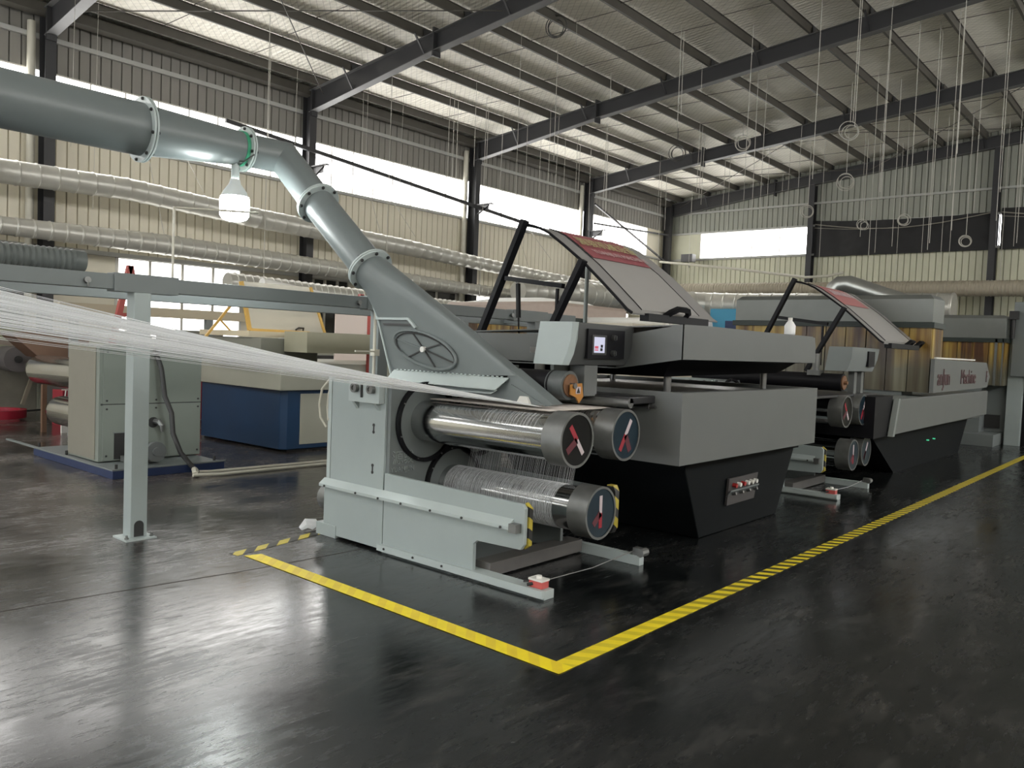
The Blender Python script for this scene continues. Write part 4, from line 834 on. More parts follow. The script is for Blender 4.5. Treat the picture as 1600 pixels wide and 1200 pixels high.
# ------------------------------------------------------------------ gantry of square tubes
gn = empty('yarn_gantry', (4.5, 6.4, 0), 'gray square-tube gantry on posts running behind the yarn sheet', 'gantry')
G = lambda name, mb, m=PIPEG, **k: part(name, mb, m, gn, **k)
G('beam', MB().box(0.3, 7.9, 5.80, 5.90, 1.785, 1.89), bevel=0.004)
G('beam', MB().box(0.3, 8.9, 6.95, 7.05, 1.765, 1.885), PAINT_D, bevel=0.004)
G('splice_sleeve', MB().box(2.48, 2.945, 5.788, 5.912, 1.772, 1.902), PIPEG, bevel=0.003)
G('splice_sleeve', MB().box(4.72, 5.10, 5.79, 5.91, 1.776, 1.90), PIPEG, bevel=0.003)
G('splice_sleeve', MB().box(6.75, 7.35, 5.79, 5.91, 1.776, 1.90), PAINT_D, bevel=0.003)
for x in (0.6, 2.68, 4.91, 7.18):
    for y in (5.85, 7.0):
        if y == 7.0 and x != 7.18: continue
        p = G('post', MB().box(x-0.06, x+0.06, y-0.06, y+0.06, 0.012, 1.79), PAINT if x == 2.68 else PAINT_D, bevel=0.004)
        part('foot_plate', MB().box(x-0.11, x+0.11, y-0.11, y+0.11, 0.0, 0.012), PAINT_L, p)
        if x == 2.68:
            part('foot_opening', MB().prism([(x+0.035*math.cos(t), y-0.061, 0.10+0.035*math.sin(t)) for t in [R(a) for a in range(0, 181, 20)]] + [(x-0.035, y-0.061, 0.02), (x+0.035, y-0.061, 0.02)], (0, -0.002, 0)), DARKBOLT, p)
            for dx in (-0.09, 0.09): part('anchor_bolt', MB().cyl((x+dx, y-0.07, 0.012), (x+dx, y-0.07, 0.04), 0.008, n=6).cyl((x+dx, y-0.07, 0.012), (x+dx, y-0.07, 0.022), 0.015, n=6), STEELR, p)
for x in (2.30, 4.62, 6.72): G('hook_bolt', MB().cyl((x, 5.80, 1.83), (x, 5.775, 1.835), 0.022, n=12).cyl((x, 5.778, 1.83), (x, 5.772, 1.79), 0.006, n=6), STEELR)
for x in (0.3, 7.9):
    G('cross_tie', MB().box(x, x+0.08, 5.9, 6.95, 1.79, 1.87), PAINT_D)
G('conduit', MB().path([(2.93, 5.86, 1.89), (2.93, 5.86, 2.41), (2.94, 5.88, 2.425), (3.9, 6.3, 2.56)], 0.009, 8), PVC)
G('downlead', MB().cyl((4.80, 5.78, 0.9), (4.80, 5.78, 1.78), 0.014, n=8).box(4.77, 4.83, 5.74, 5.80, 1.36, 1.42).rod((4.78, 5.74, 1.40), (4.55, 5.74, 1.40), 0.014), PVC)
# ribbed duct end lying over the gantry on the left
dg = MB(); pts = []; rr = []
x = 0.8
while x < 3.78: pts += [(x, 10.0, 2.285), (x+0.03, 10.0, 2.285)]; rr += [0.118, 0.132]; x += 0.062
dg.path(pts+[(3.80, 10.0, 2.285), (3.93, 10.0, 2.285)], rr+[0.122, 0.122], 24)
dgo = part('ribbed_duct', dg, DUCTG, cat='duct', label='short dark gray ribbed duct above the gantry at the left edge')
for x in (1.4, 3.0): part('hanger_wire', MB().cyl((x, 10, 2.39), (x, 10, roof_z(10)-0.01), 0.006, n=5), CORD, dgo)

# ------------------------------------------------------------------ roller machine at left with blue base
lm = empty('winding_cabinet', (4.2, 9.2, 0), 'gray-green roller cabinet on a dark blue base, behind the gantry post', 'machine')
LM = lambda name, mb, m, **k: part(name, mb, m, lm, **k)
LM('base_tray', MB().prism([(3.56, 8.28, 0), (4.78, 8.28, 0), (4.78, 10.4, 0), (3.56, 10.4, 0)], (0, 0, 0.085)), BLUEB, bevel=0.004)
LM('base_lip', MB().box(3.55, 4.79, 8.27, 8.30, 0.085, 0.10).box(3.55, 3.59, 8.3, 11.3, 0.085, 0.10).box(3.59, 4.75, 8.3, 10.4, 0.085, 0.09), PAINT_D)
for p in ((3.62, 8.34), (3.62, 9.6), (3.62, 10.4), (4.70, 8.36)): LM('base_bolt', MB().cyl((*p, 0.09), (*p, 0.14), 0.014, n=6), DARKBOLT)
LGN = mat('cabinet_green_gray', (0.20, 0.225, 0.20), 0.45, noise=0.06, nscale=4)
LM('cabinet', MB().box(3.64, 4.78, 8.83, 9.62, 0.10, 1.34), LGN, bevel=0.006)
LM('side_panel', MB().box(3.632, 3.64, 8.90, 9.60, 0.12, 1.32), mat('cabinet_side', (0.22, 0.21, 0.175), 0.45, noise=0.06), bevel=0.002)
for (x0, x1) in ((3.68, 4.775),):
    LM('front_panel', MB().box(x0, x1, 8.82, 8.83, 0.11, 0.705), LGN, bevel=0.002)
    LM('front_panel', MB().box(x0, x1, 8.82, 8.83, 0.715, 1.33), LGN, bevel=0.002)
LM('panel_seam', MB().box(3.66, 4.78, 8.824, 8.829, 0.700, 0.720), SEAM)
for x in (3.72, 4.25, 4.74):
    for z in (0.66, 0.75, 1.27, 0.16): LM('panel_screw', MB().cyl((x, 8.822, z), (x, 8.812, z), 0.011, n=8), DARKBOLT)
op = LM('drive_opening', MB().box(3.80, 4.16, 8.815, 8.822, 0.12, 0.40), RUBBER)
part('opening_frame', MB().box(3.79, 4.17, 8.812, 8.822, 0.40, 0.41), PAINT_D, op)
mo = LM('drive_motor', MB().cyl((4.02, 8.80, 0.24), (4.02, 8.45, 0.24), 0.085, n=18).box(3.86, 4.16, 8.55, 8.80, 0.10, 0.16), mat('motor_gray', (0.10, 0.105, 0.10), 0.55, noise=0.3, nscale=12))
part('motor_pulley', MB().cyl((4.05, 8.42, 0.235), (4.05, 8.37, 0.235), 0.105, n=28).cyl((4.05, 8.37, 0.235), (4.05, 8.355, 0.235), 0.045, n=16), mat('pulley_gray', (0.12, 0.13, 0.13), 0.5), mo)
LM('port_opening', MB().cyl((4.22, 8.822, 0.50), (4.22, 8.812, 0.50), 0.058, n=20), RUBBER)
LM('port_fitting', MB().path([(4.24, 8.82, 0.51), (4.25, 8.74, 0.51), (4.27, 8.71, 0.47), (4.27, 8.71, 0.40)], [0.03, 0.032, 0.028, 0.012], 10), STEELR)
LM('drain_hose', MB().path([(4.22, 8.80, 1.30), (4.235, 8.68, 1.1), (4.25, 8.62, 0.8), (4.30, 8.56, 0.62), (4.30, 8.52, 0.40), (4.33, 8.40, 0.2), (4.36, 8.22, 0.08), (4.34, 8.06, 0.035)], 0.026, 10), RUBBER)
for z, y1, r in ((0.93, 12.1, 0.20), (0.43, 11.4, 0.19)):
    ro = LM('roller', MB().path([(4.2, 9.62, z), (4.2, y1-0.12, z), (4.2, y1-0.03, z), (4.2, y1, z)], [r, r, r*0.93, r*0.8], 36), CHROME)
LM('top_hook', MB().path([(3.98, 8.8, 1.30), (4.02, 8.72, 1.27), (4.12, 8.70, 1.26), (4.25, 8.72, 1.27)], 0.012, 6), RUBBER)
# pvc floor pipes
for i, dz in enumerate((0.016, 0.016)):
    yv = 8.10-0.20*i
    o = part('floor_pipe', MB().path([(4.32-0.1*i, yv+0.02, 0.03), (4.5, yv-0.01, 0.02), (6.9, yv-0.10+0.04*i, 0.018)], 0.017, 8), PVC, cat='pipe', label='%s of two parallel cream plastic pipes lying on the floor beside the blue base' % ('rear' if i == 0 else 'front'))
part('pipe_valve', MB().path([(4.36, 8.16, 0.05), (4.30, 8.02, 0.05), (4.26, 7.94, 0.04)], [0.03, 0.035, 0.025], 8), PVC, cat='valve', label='cream pipe valve where the black hose meets the floor pipes')

# ------------------------------------------------------------------ blue-footed machine behind
bm_ = empty('blue_press', (7.8, 10, 0), 'old cream bed machine on a dark blue pedestal, beyond the gray-green cabinet', 'machine')
BM = lambda name, mb, m, **k: part(name, mb, m, bm_, **k)
BM('pedestal', MB().prism([(6.03, 9.12, 0.03), (6.10, 9.05, 0.03), (9.2, 9.05, 0.03), (9.2, 11.1, 0.03), (6.04, 11.1, 0.03), (5.97, 11.0, 0.03)], (0, 0, 0.78)), BLUEP, bevel=0.01)
BM('toe_gap', MB().box(6.15, 9.1, 9.12, 10.7, 0.0, 0.04), RUBBER)
BM('pedestal_panel', MB().box(6.29, 6.95, 9.035, 9.05, 0.09, 0.76), CREAM, bevel=0.004)
BM('pedestal_panel', MB().box(7.02, 8.9, 9.035, 9.05, 0.09, 0.76), CREAM, bevel=0.004)
BM('bed_housing', MB().box(5.94, 9.6, 8.98, 11.2, 0.81, 1.16), CREAM, bevel=0.008)
BM('oval_knob', MB().loop((5.975, 9.95, 1.0), (0, 0.07, 0), (0, 0, 0.07), 0.014, 20, 6), CREAM)
BM('upper_body', MB().box(5.75, 6.62, 9.15, 10.7, 1.16, 1.475), mat('gray_olive', (0.20, 0.20, 0.165), 0.5), bevel=0.004)
BM('hot_box', MB().box(6.07, 7.15, 8.62, 9.12, 1.31, 1.575), mat('olive_cream', (0.30, 0.285, 0.205), 0.45, noise=0.1, nscale=5), bevel=0.004)
BM('lid_edge', MB().box(5.7, 6.75, 9.35, 10.6, 1.49, 1.56), mat('cream_warm', (0.55, 0.48, 0.34), 0.5))
yc = BM('guard_frame', MB().rod((5.86, 9.6, 1.57), (5.72, 9.6, 2.2), 0.045).rod((5.86, 9.6, 1.575), (6.72, 9.5, 1.565), 0.045).rod((6.98, 9.5, 1.57), (6.72, 9.5, 2.2), 0.035), YELP)
part('guard_film', MB().prism([(5.86, 9.58, 1.58), (6.96, 9.5, 1.58), (6.72, 9.5, 2.2), (5.72, 9.58, 2.2)], (0, 0.004, 0)), CLEAR, yc)
part('guard_handle', MB().path([(6.50, 9.50, 1.60), (6.52, 9.46, 1.63), (6.60, 9.46, 1.63), (6.62, 9.50, 1.60)], 0.012, 6), RUBBER, yc)
BM('yellow_brace', MB().rod((5.45, 10.0, 1.45), (5.86, 10.0, 1.95), 0.03).rod((5.66, 10.0, 1.70), (5.85, 10.0, 1.52), 0.02), YELP)
BM('hood_pipe', MB().cyl((6.90, 11.0, 2.30), (8.25, 11.0, 2.14), 0.085, n=20), WHITEP)

def a_frame(ax, ay, az, half, label, hgt=None):
    o = empty('red_a_frame', (ax, ay, 0), label, 'frame', 'red A-frames of the machines at the back')
    part('frame_leg', MB().rod((ax, ay, az), (ax-half, ay, 0.0), 0.07), REDP, o)
    part('frame_leg', MB().rod((ax, ay, az), (ax+half, ay, 0.0), 0.07), REDP, o)
    part('frame_tie', MB().rod((ax-half*0.3, ay, az*0.72), (ax+half*0.3, ay, az*0.72), 0.05), REDP, o)
a_frame(5.0, 11.2, 2.38, 0.5, 'red steel A-frame peeking over the gantry near the gantry post')
a_frame(8.97, 11.2, 2.28, 0.95, 'red steel A-frame just left of the exhaust hood neck')
a_frame(10.64, 11.0, 2.22, 0.8, 'red steel A-frame just right of the exhaust hood')
part('white_board', MB().box(8.0, 9.1, 10.6, 10.63, 1.0, 1.93), mat('pinkish_white', (0.72, 0.62, 0.57), 0.5), cat='panel', label='pale pinkish board between the red frame and the rear gantry post')
part('red_post', MB().box(7.30, 7.42, 8.88, 8.96, 0.0, 1.84), REDP, cat='post', label='red upright post in front of the pale board')
# ovens of the old lines: galvanised hood over stained panels
def oven(name, X, y0, y1, zt, zb, zf, depth, label, n, hoodm=GALV):
    o = empty(name, (X+depth/2, (y0+y1)/2, 0), label, 'oven')
    part('duct_hood', MB().loft([[(X, y0, zb), (X+depth, y0, zb), (X+depth, y1, zb), (X, y1, zb)], [(X, y0, zt-0.06), (X+depth, y0, zt-0.06), (X+depth, y1, zt-0.06), (X, y1, zt-0.06)], [(X+0.08, y0+0.06, zt), (X+depth, y0+0.06, zt), (X+depth, y1-0.06, zt), (X+0.08, y1-0.06, zt)]]), hoodm, o, bevel=0.006)
    part('hood_rim', MB().box(X-0.03, X+depth, y0-0.03, y1+0.03, zb-0.075, zb), mat('rim_dark_green', (0.018, 0.028, 0.024), 0.5), o)
    p = (y1-y0)/n
    for i in range(n):
        part('curtain_panel', MB().box(X+random.uniform(0, 0.02), X+0.04, y0+i*p+0.006, y0+(i+1)*p-0.006, zf, zb-0.075), STAIN, o)
    q = max(1, int(depth/0.3))
    for i in range(q):
        part('side_panel', MB().box(X+0.05+i*(depth-0.05)/q+0.005, X+0.05+(i+1)*(depth-0.05)/q-0.005, y0, y0+0.03, zf, zb-0.075), STAIN, o)
    part('oven_frame', MB().box(X+0.06, X+depth, y0+0.35, y1-0.1, 0.0, zf).box(X+0.06, X+depth, y0+0.05, y1, zf, zb-0.08), PAINT_D, o)
    return o
o1 = oven('drying_oven', 12.0, 2.86, 5.7, 2.42, 2.04, 1.085, 0.6, 'drying oven with galvanised hood over rust-stained panels, behind the second raised cover', 10)
o2 = oven('drying_oven', 17.2, 2.86, 4.7, 2.42, 1.99, 1.12, 1.2, 'farther drying oven with a galvanised hood, at the right end of the line', 7)
part('corner_trim', MB().box(17.17, 17.2, 2.98, 3.02, 1.12, 1.98).box(17.17, 17.2, 2.88, 2.90, 1.12, 1.98), GALV, o2)
part('hood_box', MB().cyl((13.2, 3.35, 2.30), (13.2, 3.12, 2.26), 0.16, n=20), GALV, o1)
fp = part('flue_pipe', MB().path([(13.0, 4.55, 2.36), (13.0, 4.55, 2.5)], 0.145, 24).path([(13.0, 4.55, 2.50), (13.0, 4.53, 2.60), (13.0, 4.46, 2.66), (13.0, 4.33, 2.67), (13.0, 3.35, 2.33)], [0.14, 0.135, 0.135, 0.13, 0.12], 24), mat('flue_metal', (0.42, 0.43, 0.41), 0.35, 0.8, noise=0.15, nscale=6), o1)
part('flue_bracket', MB().box(12.3, 13.2, 4.4, 4.7, 2.3, 2.38), GALV, fp)
oL = oven('drying_oven', 11.5, 8.95, 11.7, 2.33, 2.06, 0.9, 2.4, 'old drying oven with pinkish hood, seen between the hood and the raised cover', 11, mat('pink_beige_sheet', (0.42, 0.34, 0.29), 0.5, noise=0.1))
part('hood_cap', MB().prism([(11.7, 9.2, 2.33), (11.7, 11.5, 2.33), (12.2, 10.9, 2.45), (12.2, 9.8, 2.45)], (1.5, 0, 0)), WHITEP, oL)
lb = empty('white_chamber', (13, 8.6, 0), 'long pale chamber seen between the control box and the raised cover', 'machine')
part('chamber_body', MB().box(10.9, 15.5, 6.9, 8.6, 0.0, 1.93), mat('pale_cream', (0.60, 0.55, 0.45), 0.5, noise=0.1), lb, bevel=0.01)
part('roof_tube', MB().cyl((12.5, 8.9, 2.02), (12.5, 7.2, 2.02), 0.075, n=18), WHITEP, lb)
part('roof_tube', MB().cyl((13.3, 8.6, 2.0), (13.3, 6.9, 2.0), 0.065, n=18), WHITEP, lb)
tall = empty('tall_cabinet', (18.4, 2.9, 0), 'tall gray cabinet at the right edge where the striped tape runs out', 'cabinet')
TC = lambda name, mb, m, **k: part(name, mb, m, tall, **k)
TC('lower_body', MB().box(17.75, 19.6, 2.66, 3.6, 0.0, 1.15), PAINT_D, bevel=0.01)
TC('upright', MB().box(17.6, 17.75, 2.60, 2.85, 0.0, 2.1), PAINT, bevel=0.006)
TC('upper_body', MB().box(17.5, 19.8, 1.9, 2.80, 1.30, 2.68), PAINT_D, bevel=0.01)
TC('side_door', MB().box(17.9, 19.8, 2.0, 2.64, 0.0, 1.25), BLACKP)
TC('front_opening', MB().box(17.70, 17.74, 2.95, 3.35, 0.30, 0.55), RUBBER)
TC('front_step', MB().box(16.9, 17.75, 2.9, 3.5, 0.0, 0.22), PAINT_D, bevel=0.006)
TC('valve_stack', MB().cyl((17.35, 2.78, 2.0), (17.35, 2.78, 2.35), 0.04, n=10).box(17.28, 17.42, 2.70, 2.84, 2.35, 2.5), RUBBER)

# ------------------------------------------------------------------ ducts along the walls
def spiral(name, pts, r, pitch, m, label, amp=0.012, n=18):
    pts = [Vector(p) for p in pts]; P_, Rr = [], []
    for i, (a, b) in enumerate(zip(pts, pts[1:])):
        k = max(1, int((b-a).length/pitch)); ra, rb = (r[i], r[i+1]) if isinstance(r, (list, tuple)) else (r, r)
        for j in range(k):
            for t, e in ((0.0, 0.0), (0.82, 0.0), (0.88, 1.0), (0.95, 1.0)):
                f = (j+t)/k; P_.append(a.lerp(b, f)); Rr.append(ra+(rb-ra)*f + e*amp)
    P_.append(pts[-1]); Rr.append(r[-1] if isinstance(r, (list, tuple)) else r)
    return part(name, MB().path(P_, Rr, n), m, cat='duct', label=label)
dA = spiral('foil_duct', [(-3, 16.5, 4.26), (5, 16.5, 4.25), (7.3, 16.5, 4.31), (10.2, 16.5, 4.15), (14.8, 16.5, 4.02), (17.3, 16.5, 3.90), (21, 16.5, 3.75), (27, 16.4, 3.65)], [0.22, 0.22, 0.215, 0.22, 0.21, 0.19, 0.18, 0.18], 0.32, DUCTF, 'upper silver foil duct hanging along the left wall')
dB = spiral('foil_duct', [(-3, 16.3, 3.28), (5, 16.3, 3.27), (8, 16.3, 3.28), (13, 16.3, 3.18), (16.3, 16.3, 3.10), (22, 16.3, 3.0), (27, 16.2, 3.0)], [0.16, 0.16, 0.205, 0.19, 0.16, 0.17, 0.17], 0.26, DUCTF, 'middle silver foil duct along the left wall, under the upper one')
dC = spiral('foil_duct', [(8.4, 14.6, 2.52), (11.5, 14.6, 2.45), (15, 14.6, 2.38), (18.5, 14.6, 2.4)], 0.19, 0.16, DUCTF, 'lower crinkled foil duct just above the gantry beam', 0.018)
dD = spiral('foil_duct', [(17.5, 14.9, 3.05), (20, 14.9, 3.18), (24, 14.9, 3.25), (26.6, 14.8, 3.3), (27.4, 14.3, 3.3), (27.6, 13.0, 3.27), (27.6, 6.0, 3.2)], [0.30, 0.36, 0.42, 0.44, 0.44, 0.44, 0.44], 0.42, DUCTF, 'fat quilted foil duct turning along the back wall under the beige duct', 0.02, 24)
dE = spiral('beige_duct', [(28.5, 17.0, 3.99), (28.5, 15.2, 3.97), (28.5, 4.4, 3.83), (28.5, -2.0, 3.75)], [0.21, 0.21, 0.245, 0.25], 0.10, DUCTB, 'long beige ribbed duct across the back wall', 0.016, 18)
for d_, ptsd in ((dA, [(x, 16.5, 4.25, 4.6) for x in (3, 9, 15, 21)]), (dB, [(x, 16.3, 3.2, 4.6) for x in (2, 8, 14, 20)]), (dC, [(x, 14.6, 2.5, 7.9) for x in (9.2, 12.4, 15.6)]), (dD, [(20, 14.9, 3.2, 7.9), (25, 14.9, 3.3, 7.9)]), (dE, [(28.5, 15.6, 3.9, 7.8), (28.5, 12, 3.9, 8.2), (28.5, 8, 3.9, 8.6), (28.5, 5, 3.9, 8.9)])):
    for (x, y, z, zt) in ptsd:
        part('hanger_wire', MB().cyl((x, y, z+0.1), (x, y+(0.9 if zt == 4.6 else 0), zt if zt != 4.6 else 5.3), 0.007, n=5), CORD, d_)

# ------------------------------------------------------------------ bars, pipes and fittings on the walls
cb_ = empty('sloping_bar', (15, 16.9, 5.8), 'long dark steel bar sloping down across the left wall windows', 'bar')
part('bar_body', MB().rod((9.6, 16.9, 6.25), (20.2, 16.9, 5.43), 0.07, 0.09), RAFTER, cb_)
part('bar_body', MB().rod((20.2, 16.9, 5.43), (27.5, 16.9, 5.0), 0.05, 0.06), RAFTER, cb_)
for (p0, p1, i) in (((24.3, 17.2, 6.75), (29.6, 17.2, 5.15), 0), ((24.3, 17.2, 6.05), (29.7, 17.2, 6.3), 1)):
    part('wall_brace', MB().rod(p0, p1, 0.06), RAFTER, cat='brace', label=('diagonal steel brace crossing the last left wall window' if i == 0 else 'thin level steel brace across the last left wall window'))
part('wall_pipe', MB().path([(28, 16.6, 5.02), (28, 13.5, 4.66), (28, 10.8, 4.27), (28, 10.0, 4.30), (28, 9.5, 4.40)], 0.045, 8), PVC, cat='pipe', label='thin cream pipe sloping down across the back wall under the bright window')
sb = empty('speaker_box', (29.5, 16.3, 5.2), 'small dark box with bracket in the far corner of the hall', 'speaker')
part('speaker_body', MB().box(29.3, 29.6, 15.9, 16.4, 5.15, 5.45), RUBBER, sb); part('bracket', MB().rod((29.45, 16.15, 5.2), (30.0, 16.4, 5.0), 0.04), PAINT_D, sb)
def tarp(y0, y1, label, sag):
    n, m_ = 24, 6; s = MB(); g = []
    for i in range(n+1):
        y = y0+(y1-y0)*i/n; t = i/n; row = []
        top = 6.42 - sag*4*t*(1-t)*0.35 + (0.10*t)
        for j in range(m_+1):
            z = top + (5.20-top)*j/m_
            row.append(s.bm.verts.new((29.93 + 0.04*math.sin(i*1.7+j*2.1)+0.02*math.sin(i*5.1), y, z)))
        g.append(row)
    for i in range(n):
        for j in range(m_): s.bm.faces.new([g[i][j], g[i+1][j], g[i+1][j+1], g[i][j+1]])
    o = part('black_tarp', s, TARP, cat='tarp', label=label)
    sm = o.modifiers.new('thickness', 'SOLIDIFY'); sm.thickness = 0.006
    part('tarp_strap', MB().path([(29.86, y0+(y1-y0)*k/12, 6.38-0.30*math.sin(math.pi*k/12)) for k in range(13)], 0.018, 5), STRAP, o)
    part('tarp_strap', MB().path([(29.86, y0+(y1-y0)*(0.5+0.5*k/8), 6.40-0.10*k/8-0.30*math.sin(math.pi*(0.5-0.45*k/8))) for k in range(9)], 0.012, 5), STRAP, o)
tarp(5.62, 11.27, 'black tarp sagging over the back wall window between two columns', 0.25)
tarp(-0.3, 5.31, 'black tarp over the back wall window at the right edge', 0.1)

# ------------------------------------------------------------------ clutter at the far left
cm = empty('old_machine', (4.9, 16.2, 0), 'old cream machine with a gray drum end at the left edge', 'machine')
part('body', MB().box(4.2, 5.55, 16.1, 17.2, 0.0, 1.0), mat('drab', (0.16, 0.15, 0.12), 0.6, noise=0.3, nscale=5), cm, bevel=0.01)
part('drum', MB().cyl((5.08, 15.6, 0.93), (5.08, 16.2, 0.93), 0.22, n=28), mat('drum_gray', (0.11, 0.10, 0.10), 0.5), cm)
part('drum_boss', MB().cyl((5.08, 15.55, 0.93), (5.08, 15.6, 0.93), 0.06, n=12), RUBBER, cm)
part('cross_rail', MB().rod((4.6, 15.9, 1.25), (6.9, 15.9, 0.98), 0.08), mat('rail_brown', (0.22, 0.18, 0.15), 0.5), cm)
bh = empty('brown_hopper', (4.3, 12.5, 0), 'brown sheet hopper above the chrome rollers at the left edge', 'hopper')
part('hopper_body', MB().prism([(3.93, 12.4, 1.42), (4.30, 12.4, 1.08), (4.88, 12.4, 0.97), (5.0, 12.4, 1.45)], (0, 0.5, 0)), BROWN, bh)
for x in (4.45, 4.85): part('leg', MB().box(x-0.03, x+0.03, 12.6, 12.66, 0, 1.02), BROWN, bh)
part('green_back', MB().box(4.3, 5.6, 17.0, 17.3, 0.0, 1.55), mat('olive_cabinet', (0.26, 0.27, 0.18), 0.5, noise=0.15), cm)
part('slanted_rail', MB().rod((5.45, 15.9, 0.75), (5.25, 15.9, 0.12), 0.06), mat('rail_brown2', (0.2, 0.17, 0.13), 0.5), cm)
part('guard_leg', MB().box(5.55, 5.8, 15.9, 16.1, 0, 0.95), mat('olive_gray', (0.15, 0.15, 0.12), 0.6), cm)
part('red_crate', MB().box(4.95, 5.3, 13.3, 13.7, 0.0, 0.54), REDC, cat='crate', label='crimson crate behind the chrome rollers at left')
part('red_crate', MB().box(7.1, 7.6, 13.3, 13.9, 0.0, 0.95), REDC, cat='crate', label='crimson crate glimpsed beside the blue pedestal')
tr = empty('red_trolley', (4.9, 14.9, 0), 'low crimson trolley on the floor at the left edge', 'trolley')
part('tray', MB().ring((4.45, 14.7, 0.03), (0, 0, 1), 0.45, 0.36, 0.13, 24), REDC, tr)
part('handle', MB().rod((4.85, 14.8, 0.1), (5.35, 14.9, 0.12), 0.03).box(5.3, 5.42, 14.84, 14.96, 0.04, 0.18), RUBBER, tr)
rk = empty('white_wire_basket', (4.9, 12.9, 0), 'white wire basket between the two chrome rollers', 'basket')
for i in range(5): part('wire', MB().cyl((4.62+0.1*i, 12.4, 0.30), (4.66+0.1*i, 12.4, 0.62), 0.008, n=5), WHITEP, rk)
for i in range(3): part('wire', MB().cyl((4.6, 12.4, 0.62-0.12*i), (5.1, 12.4, 0.62-0.12*i), 0.008, n=5), WHITEP, rk)
part('basket_foot', MB().box(4.6, 5.1, 12.38, 12.42, 0.0, 0.3), WHITEP, rk)
bb = empty('beige_beam_frame', (6, 12, 0), 'long beige beam on legs behind the gantry, under the low windows', 'frame')
part('beam', MB().box(4.4, 8.6, 11.96, 12.06, 1.72, 1.86), mat('beige_beam', (0.45, 0.39, 0.28), 0.5), bb)
for x in (4.6, 6.6, 8.4): part('leg', MB().box(x-0.05, x+0.05, 11.97, 12.05, 0, 1.72), PAINT_D, bb)
for i, (x0, x1, lab) in enumerate(((5.4, 8.2, 'dark old machine under the low bright windows'), (9.2, 12.8, 'dark old machine behind the blue-footed machine'))):
    o = empty('old_machine', (x0, 14.3, 0), lab, 'machine')
    part('body', MB().box(x0, x1, 13.9, 15.3, 0.0, 1.15), mat('dark_body', (0.06, 0.06, 0.055), 0.5, noise=0.3), o, bevel=0.02)
    part('hopper', MB().loft([[(x0+0.4, 14.1, 1.15), (x0+1.5, 14.1, 1.15), (x0+1.5, 15.1, 1.15), (x0+0.4, 15.1, 1.15)], [(x0+0.6, 14.3, 1.5), (x0+1.3, 14.3, 1.5), (x0+1.3, 14.9, 1.5), (x0+0.6, 14.9, 1.5)]]), CREAM, o)
    part('tray', MB().box(x0+1.9, x1-0.2, 14.0, 15.2, 1.15, 1.55), mat('gray_olive', (0.20, 0.20, 0.165), 0.5), o)
    part('pale_jug', MB().path([(x0+1.75, 14.2, 1.15), (x0+1.75, 14.2, 1.3), (x0+1.75, 14.2, 1.42)], [0.1, 0.1, 0.05], 12), WHITEP, o)
part('blue_tank', MB().box(26.6, 27.0, 12.3, 13.6, 0.0, 3.1), BLUETANK, cat='tank', label='bright blue sheet tank at the foot of the back wall')
bd = part('blue_box', MB().box(14.0, 14.5, 6.55, 6.85, 0.0, 2.12), mat('navy', (0.015, 0.03, 0.10), 0.5), cat='box', label='dark blue upright box beyond the raised cover')
wt = empty('wrapped_bundle', (15.5, 7.9, 0), 'white plastic wrapped bundle beyond the raised cover', 'bundle')
part('wrap', MB().box(13.4, 14.6, 6.9, 7.8, 0, 1.98).cyl((13.5, 7.8, 2.0), (13.5, 6.9, 2.0), 0.11, n=12), mat('plastic_wrap', (0.6, 0.62, 0.63), 0.3, noise=0.4, nscale=15, bump=0.8, bscale=12), wt)

# ------------------------------------------------------------------ hanging cords and coils
CORDS = [(10,15.81,4.85),(10.2,16.17,5.7),(13,16.36,6.15),(13,16.2,6.13),(14,16.06,4.85),(15,15.35,5.85),(15,15.17,5.75),(15.5,15.52,5.88),(15,14.4,5.99),(16.5,15.37,6.04),(17,15.28,5.77),(18,15.19,4.47),(13.5,11.67,4.43),(18,14.37,5.32),(15,11.84,5.85),(18,14.11,5.65),(19,15.51,6.13),(20,15.34,4.72),(14,10.57,7.84),(19,14.06,5.99),(21,15.08,5.23),(20,13.86,5.39),(20.5,14.12,5.29),(17,11.7,7.73),(21,14.44,5.78),(24,14.4,5.58),(24.5,14.39,5.65),(16,9.2,6.37),(16.2,9.24,6.77),(18,9.74,7.81),(22,11.9,6.3),(22.3,11.97,6.16),(22.5,12.0,6.01),(25,12.53,6.02),(25,12.34,5.59),(17,8.03,5.94),(19,8.74,5.03),(20,8.99,5.04),(24,11.33,5.59),(25,11.0,6.11),(26,10.75,5.41),(24,9.62,5.47),(17,6.52,5.23),(26,9.61,4.33),(16,5.42,6.02),(16.2,5.45,5.95),(18,5.43,4.89),(18.3,5.55,5.09),(22,6.86,4.19),(23,6.59,4.54),(19,5.13,5.17),(20,4.97,4.03),(20.3,5.01,4.22),(27,6.87,4.64),(19,4.28,4.29),(17.5,3.93,5.54),(19,4.36,5.23),(27,6.33,4.52),(27,6.1,4.7),(22,4.5,5.16),(20,3.65,4.59),(20.2,3.65,5.23),(27,4.45,4.91),(23,3.73,4.48),(26,8.39,5.28),(26,7.93,4.77),(6.0,15.9,4.8),(6.6,16.4,3.8),(11.0,16.3,5.95)]
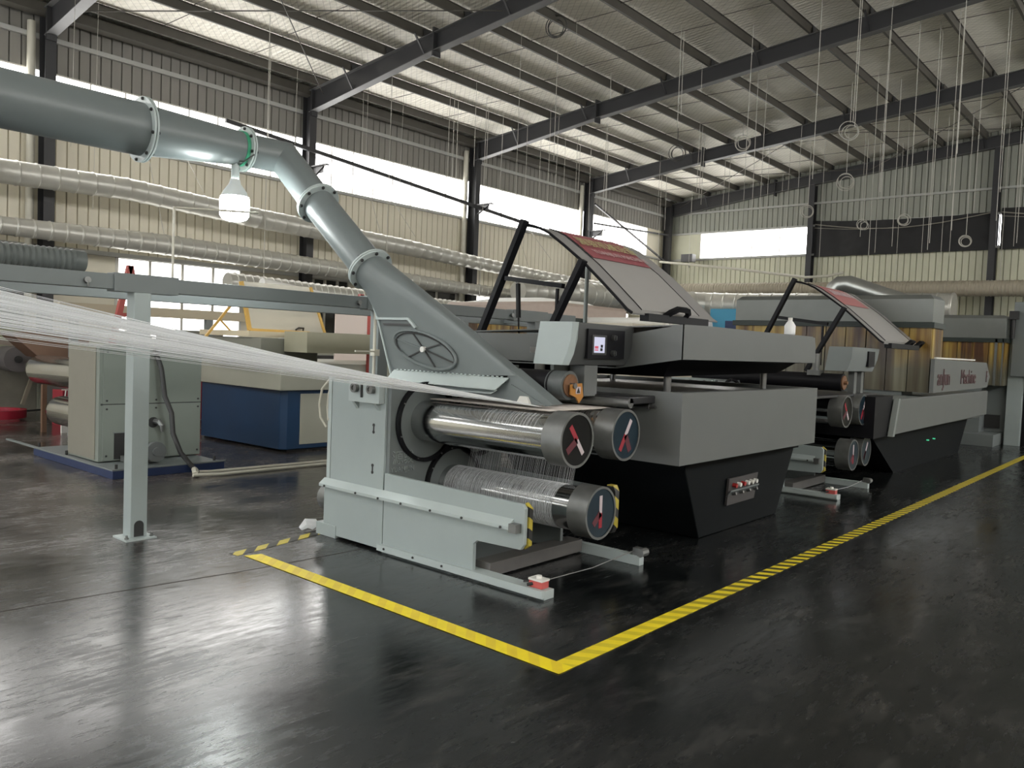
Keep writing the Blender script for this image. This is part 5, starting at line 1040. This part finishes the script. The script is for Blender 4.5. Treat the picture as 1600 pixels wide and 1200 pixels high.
COILS = [(13.5, 10.77, 8.21, 0.24, 'dark'), (22, 12.62, 7.52, 0.252, 'dark'), (23, 10.99, 7.81, 0.23, 'w'), (22, 7.52, 7.47, 0.235, 'w'), (25, 8.57, 6.82, 0.249, 'w'), (27, 10.45, 6.37, 0.213, 'w'), (27, 8.63, 5.78, 0.163, 'w'), (27, 7.44, 5.84, 0.178, 'w'), (27, 5.68, 5.14, 0.17, 'w')]
def cord_label(x, y):
    bay = 'before the first rafter' if x < 12.1 else 'past the first rafter' if x < 18.1 else 'past the second rafter' if x < 24.1 else 'past the third rafter'
    side = 'beside the left wall' if y > 13.5 else 'over the machine line' if y > 7.5 else 'at upper right'
    return 'thin white roof cord %s, %s' % (side, bay), 'white cords %s, %s' % (side, bay)
for (x, y, z) in CORDS:
    zt = roof_z(y)-0.01
    dx = random.uniform(-0.05, 0.05)
    lb, gp = cord_label(x, y)
    part('hanging_cord', MB().path([(x+dx, y, zt), (x+dx*0.5, y, (zt+z)/2), (x, y, z)], 0.0045 if x < 15 else 0.0065, 5), CORD, cat='cord', label=lb, group=gp)
for i, (x, y, z, r, k) in enumerate(COILS):
    m = CORDD if k == 'dark' else CORD
    s = MB()
    for j in range(3):
        rr = r*(1-0.13*j); s.loop((x+0.03*j, y+random.uniform(-.05, .05), z+random.uniform(-.04, .04)), (0.25*rr, -rr*0.95, 0), (0, 0.05*rr, rr), 0.011, 26, 5)
    o = part('cable_coil', s, m, cat='cable')
    part('cable_drop', MB().path([(x, y, z+r), (x, y, (z+r+roof_z(y))/2), (x, y, roof_z(y)-0.01)], 0.010, 5), m, o)

    o['label'] = ['dark bunched cable coil high above the exhaust hood, nearest of the coils', 'round dark cable coil hanging in front of the second rafter', 'slim white cable coil right of the round dark coil', 'big white cable coil in front of the third rafter at upper right', 'white cable coil hanging just under the third rafter', 'white cable coil beside the back wall column', 'small white cable coil at the top left of the black tarp', 'white cable coil at the top middle of the black tarp', 'white cable coil low on the black tarp near the right column'][i]
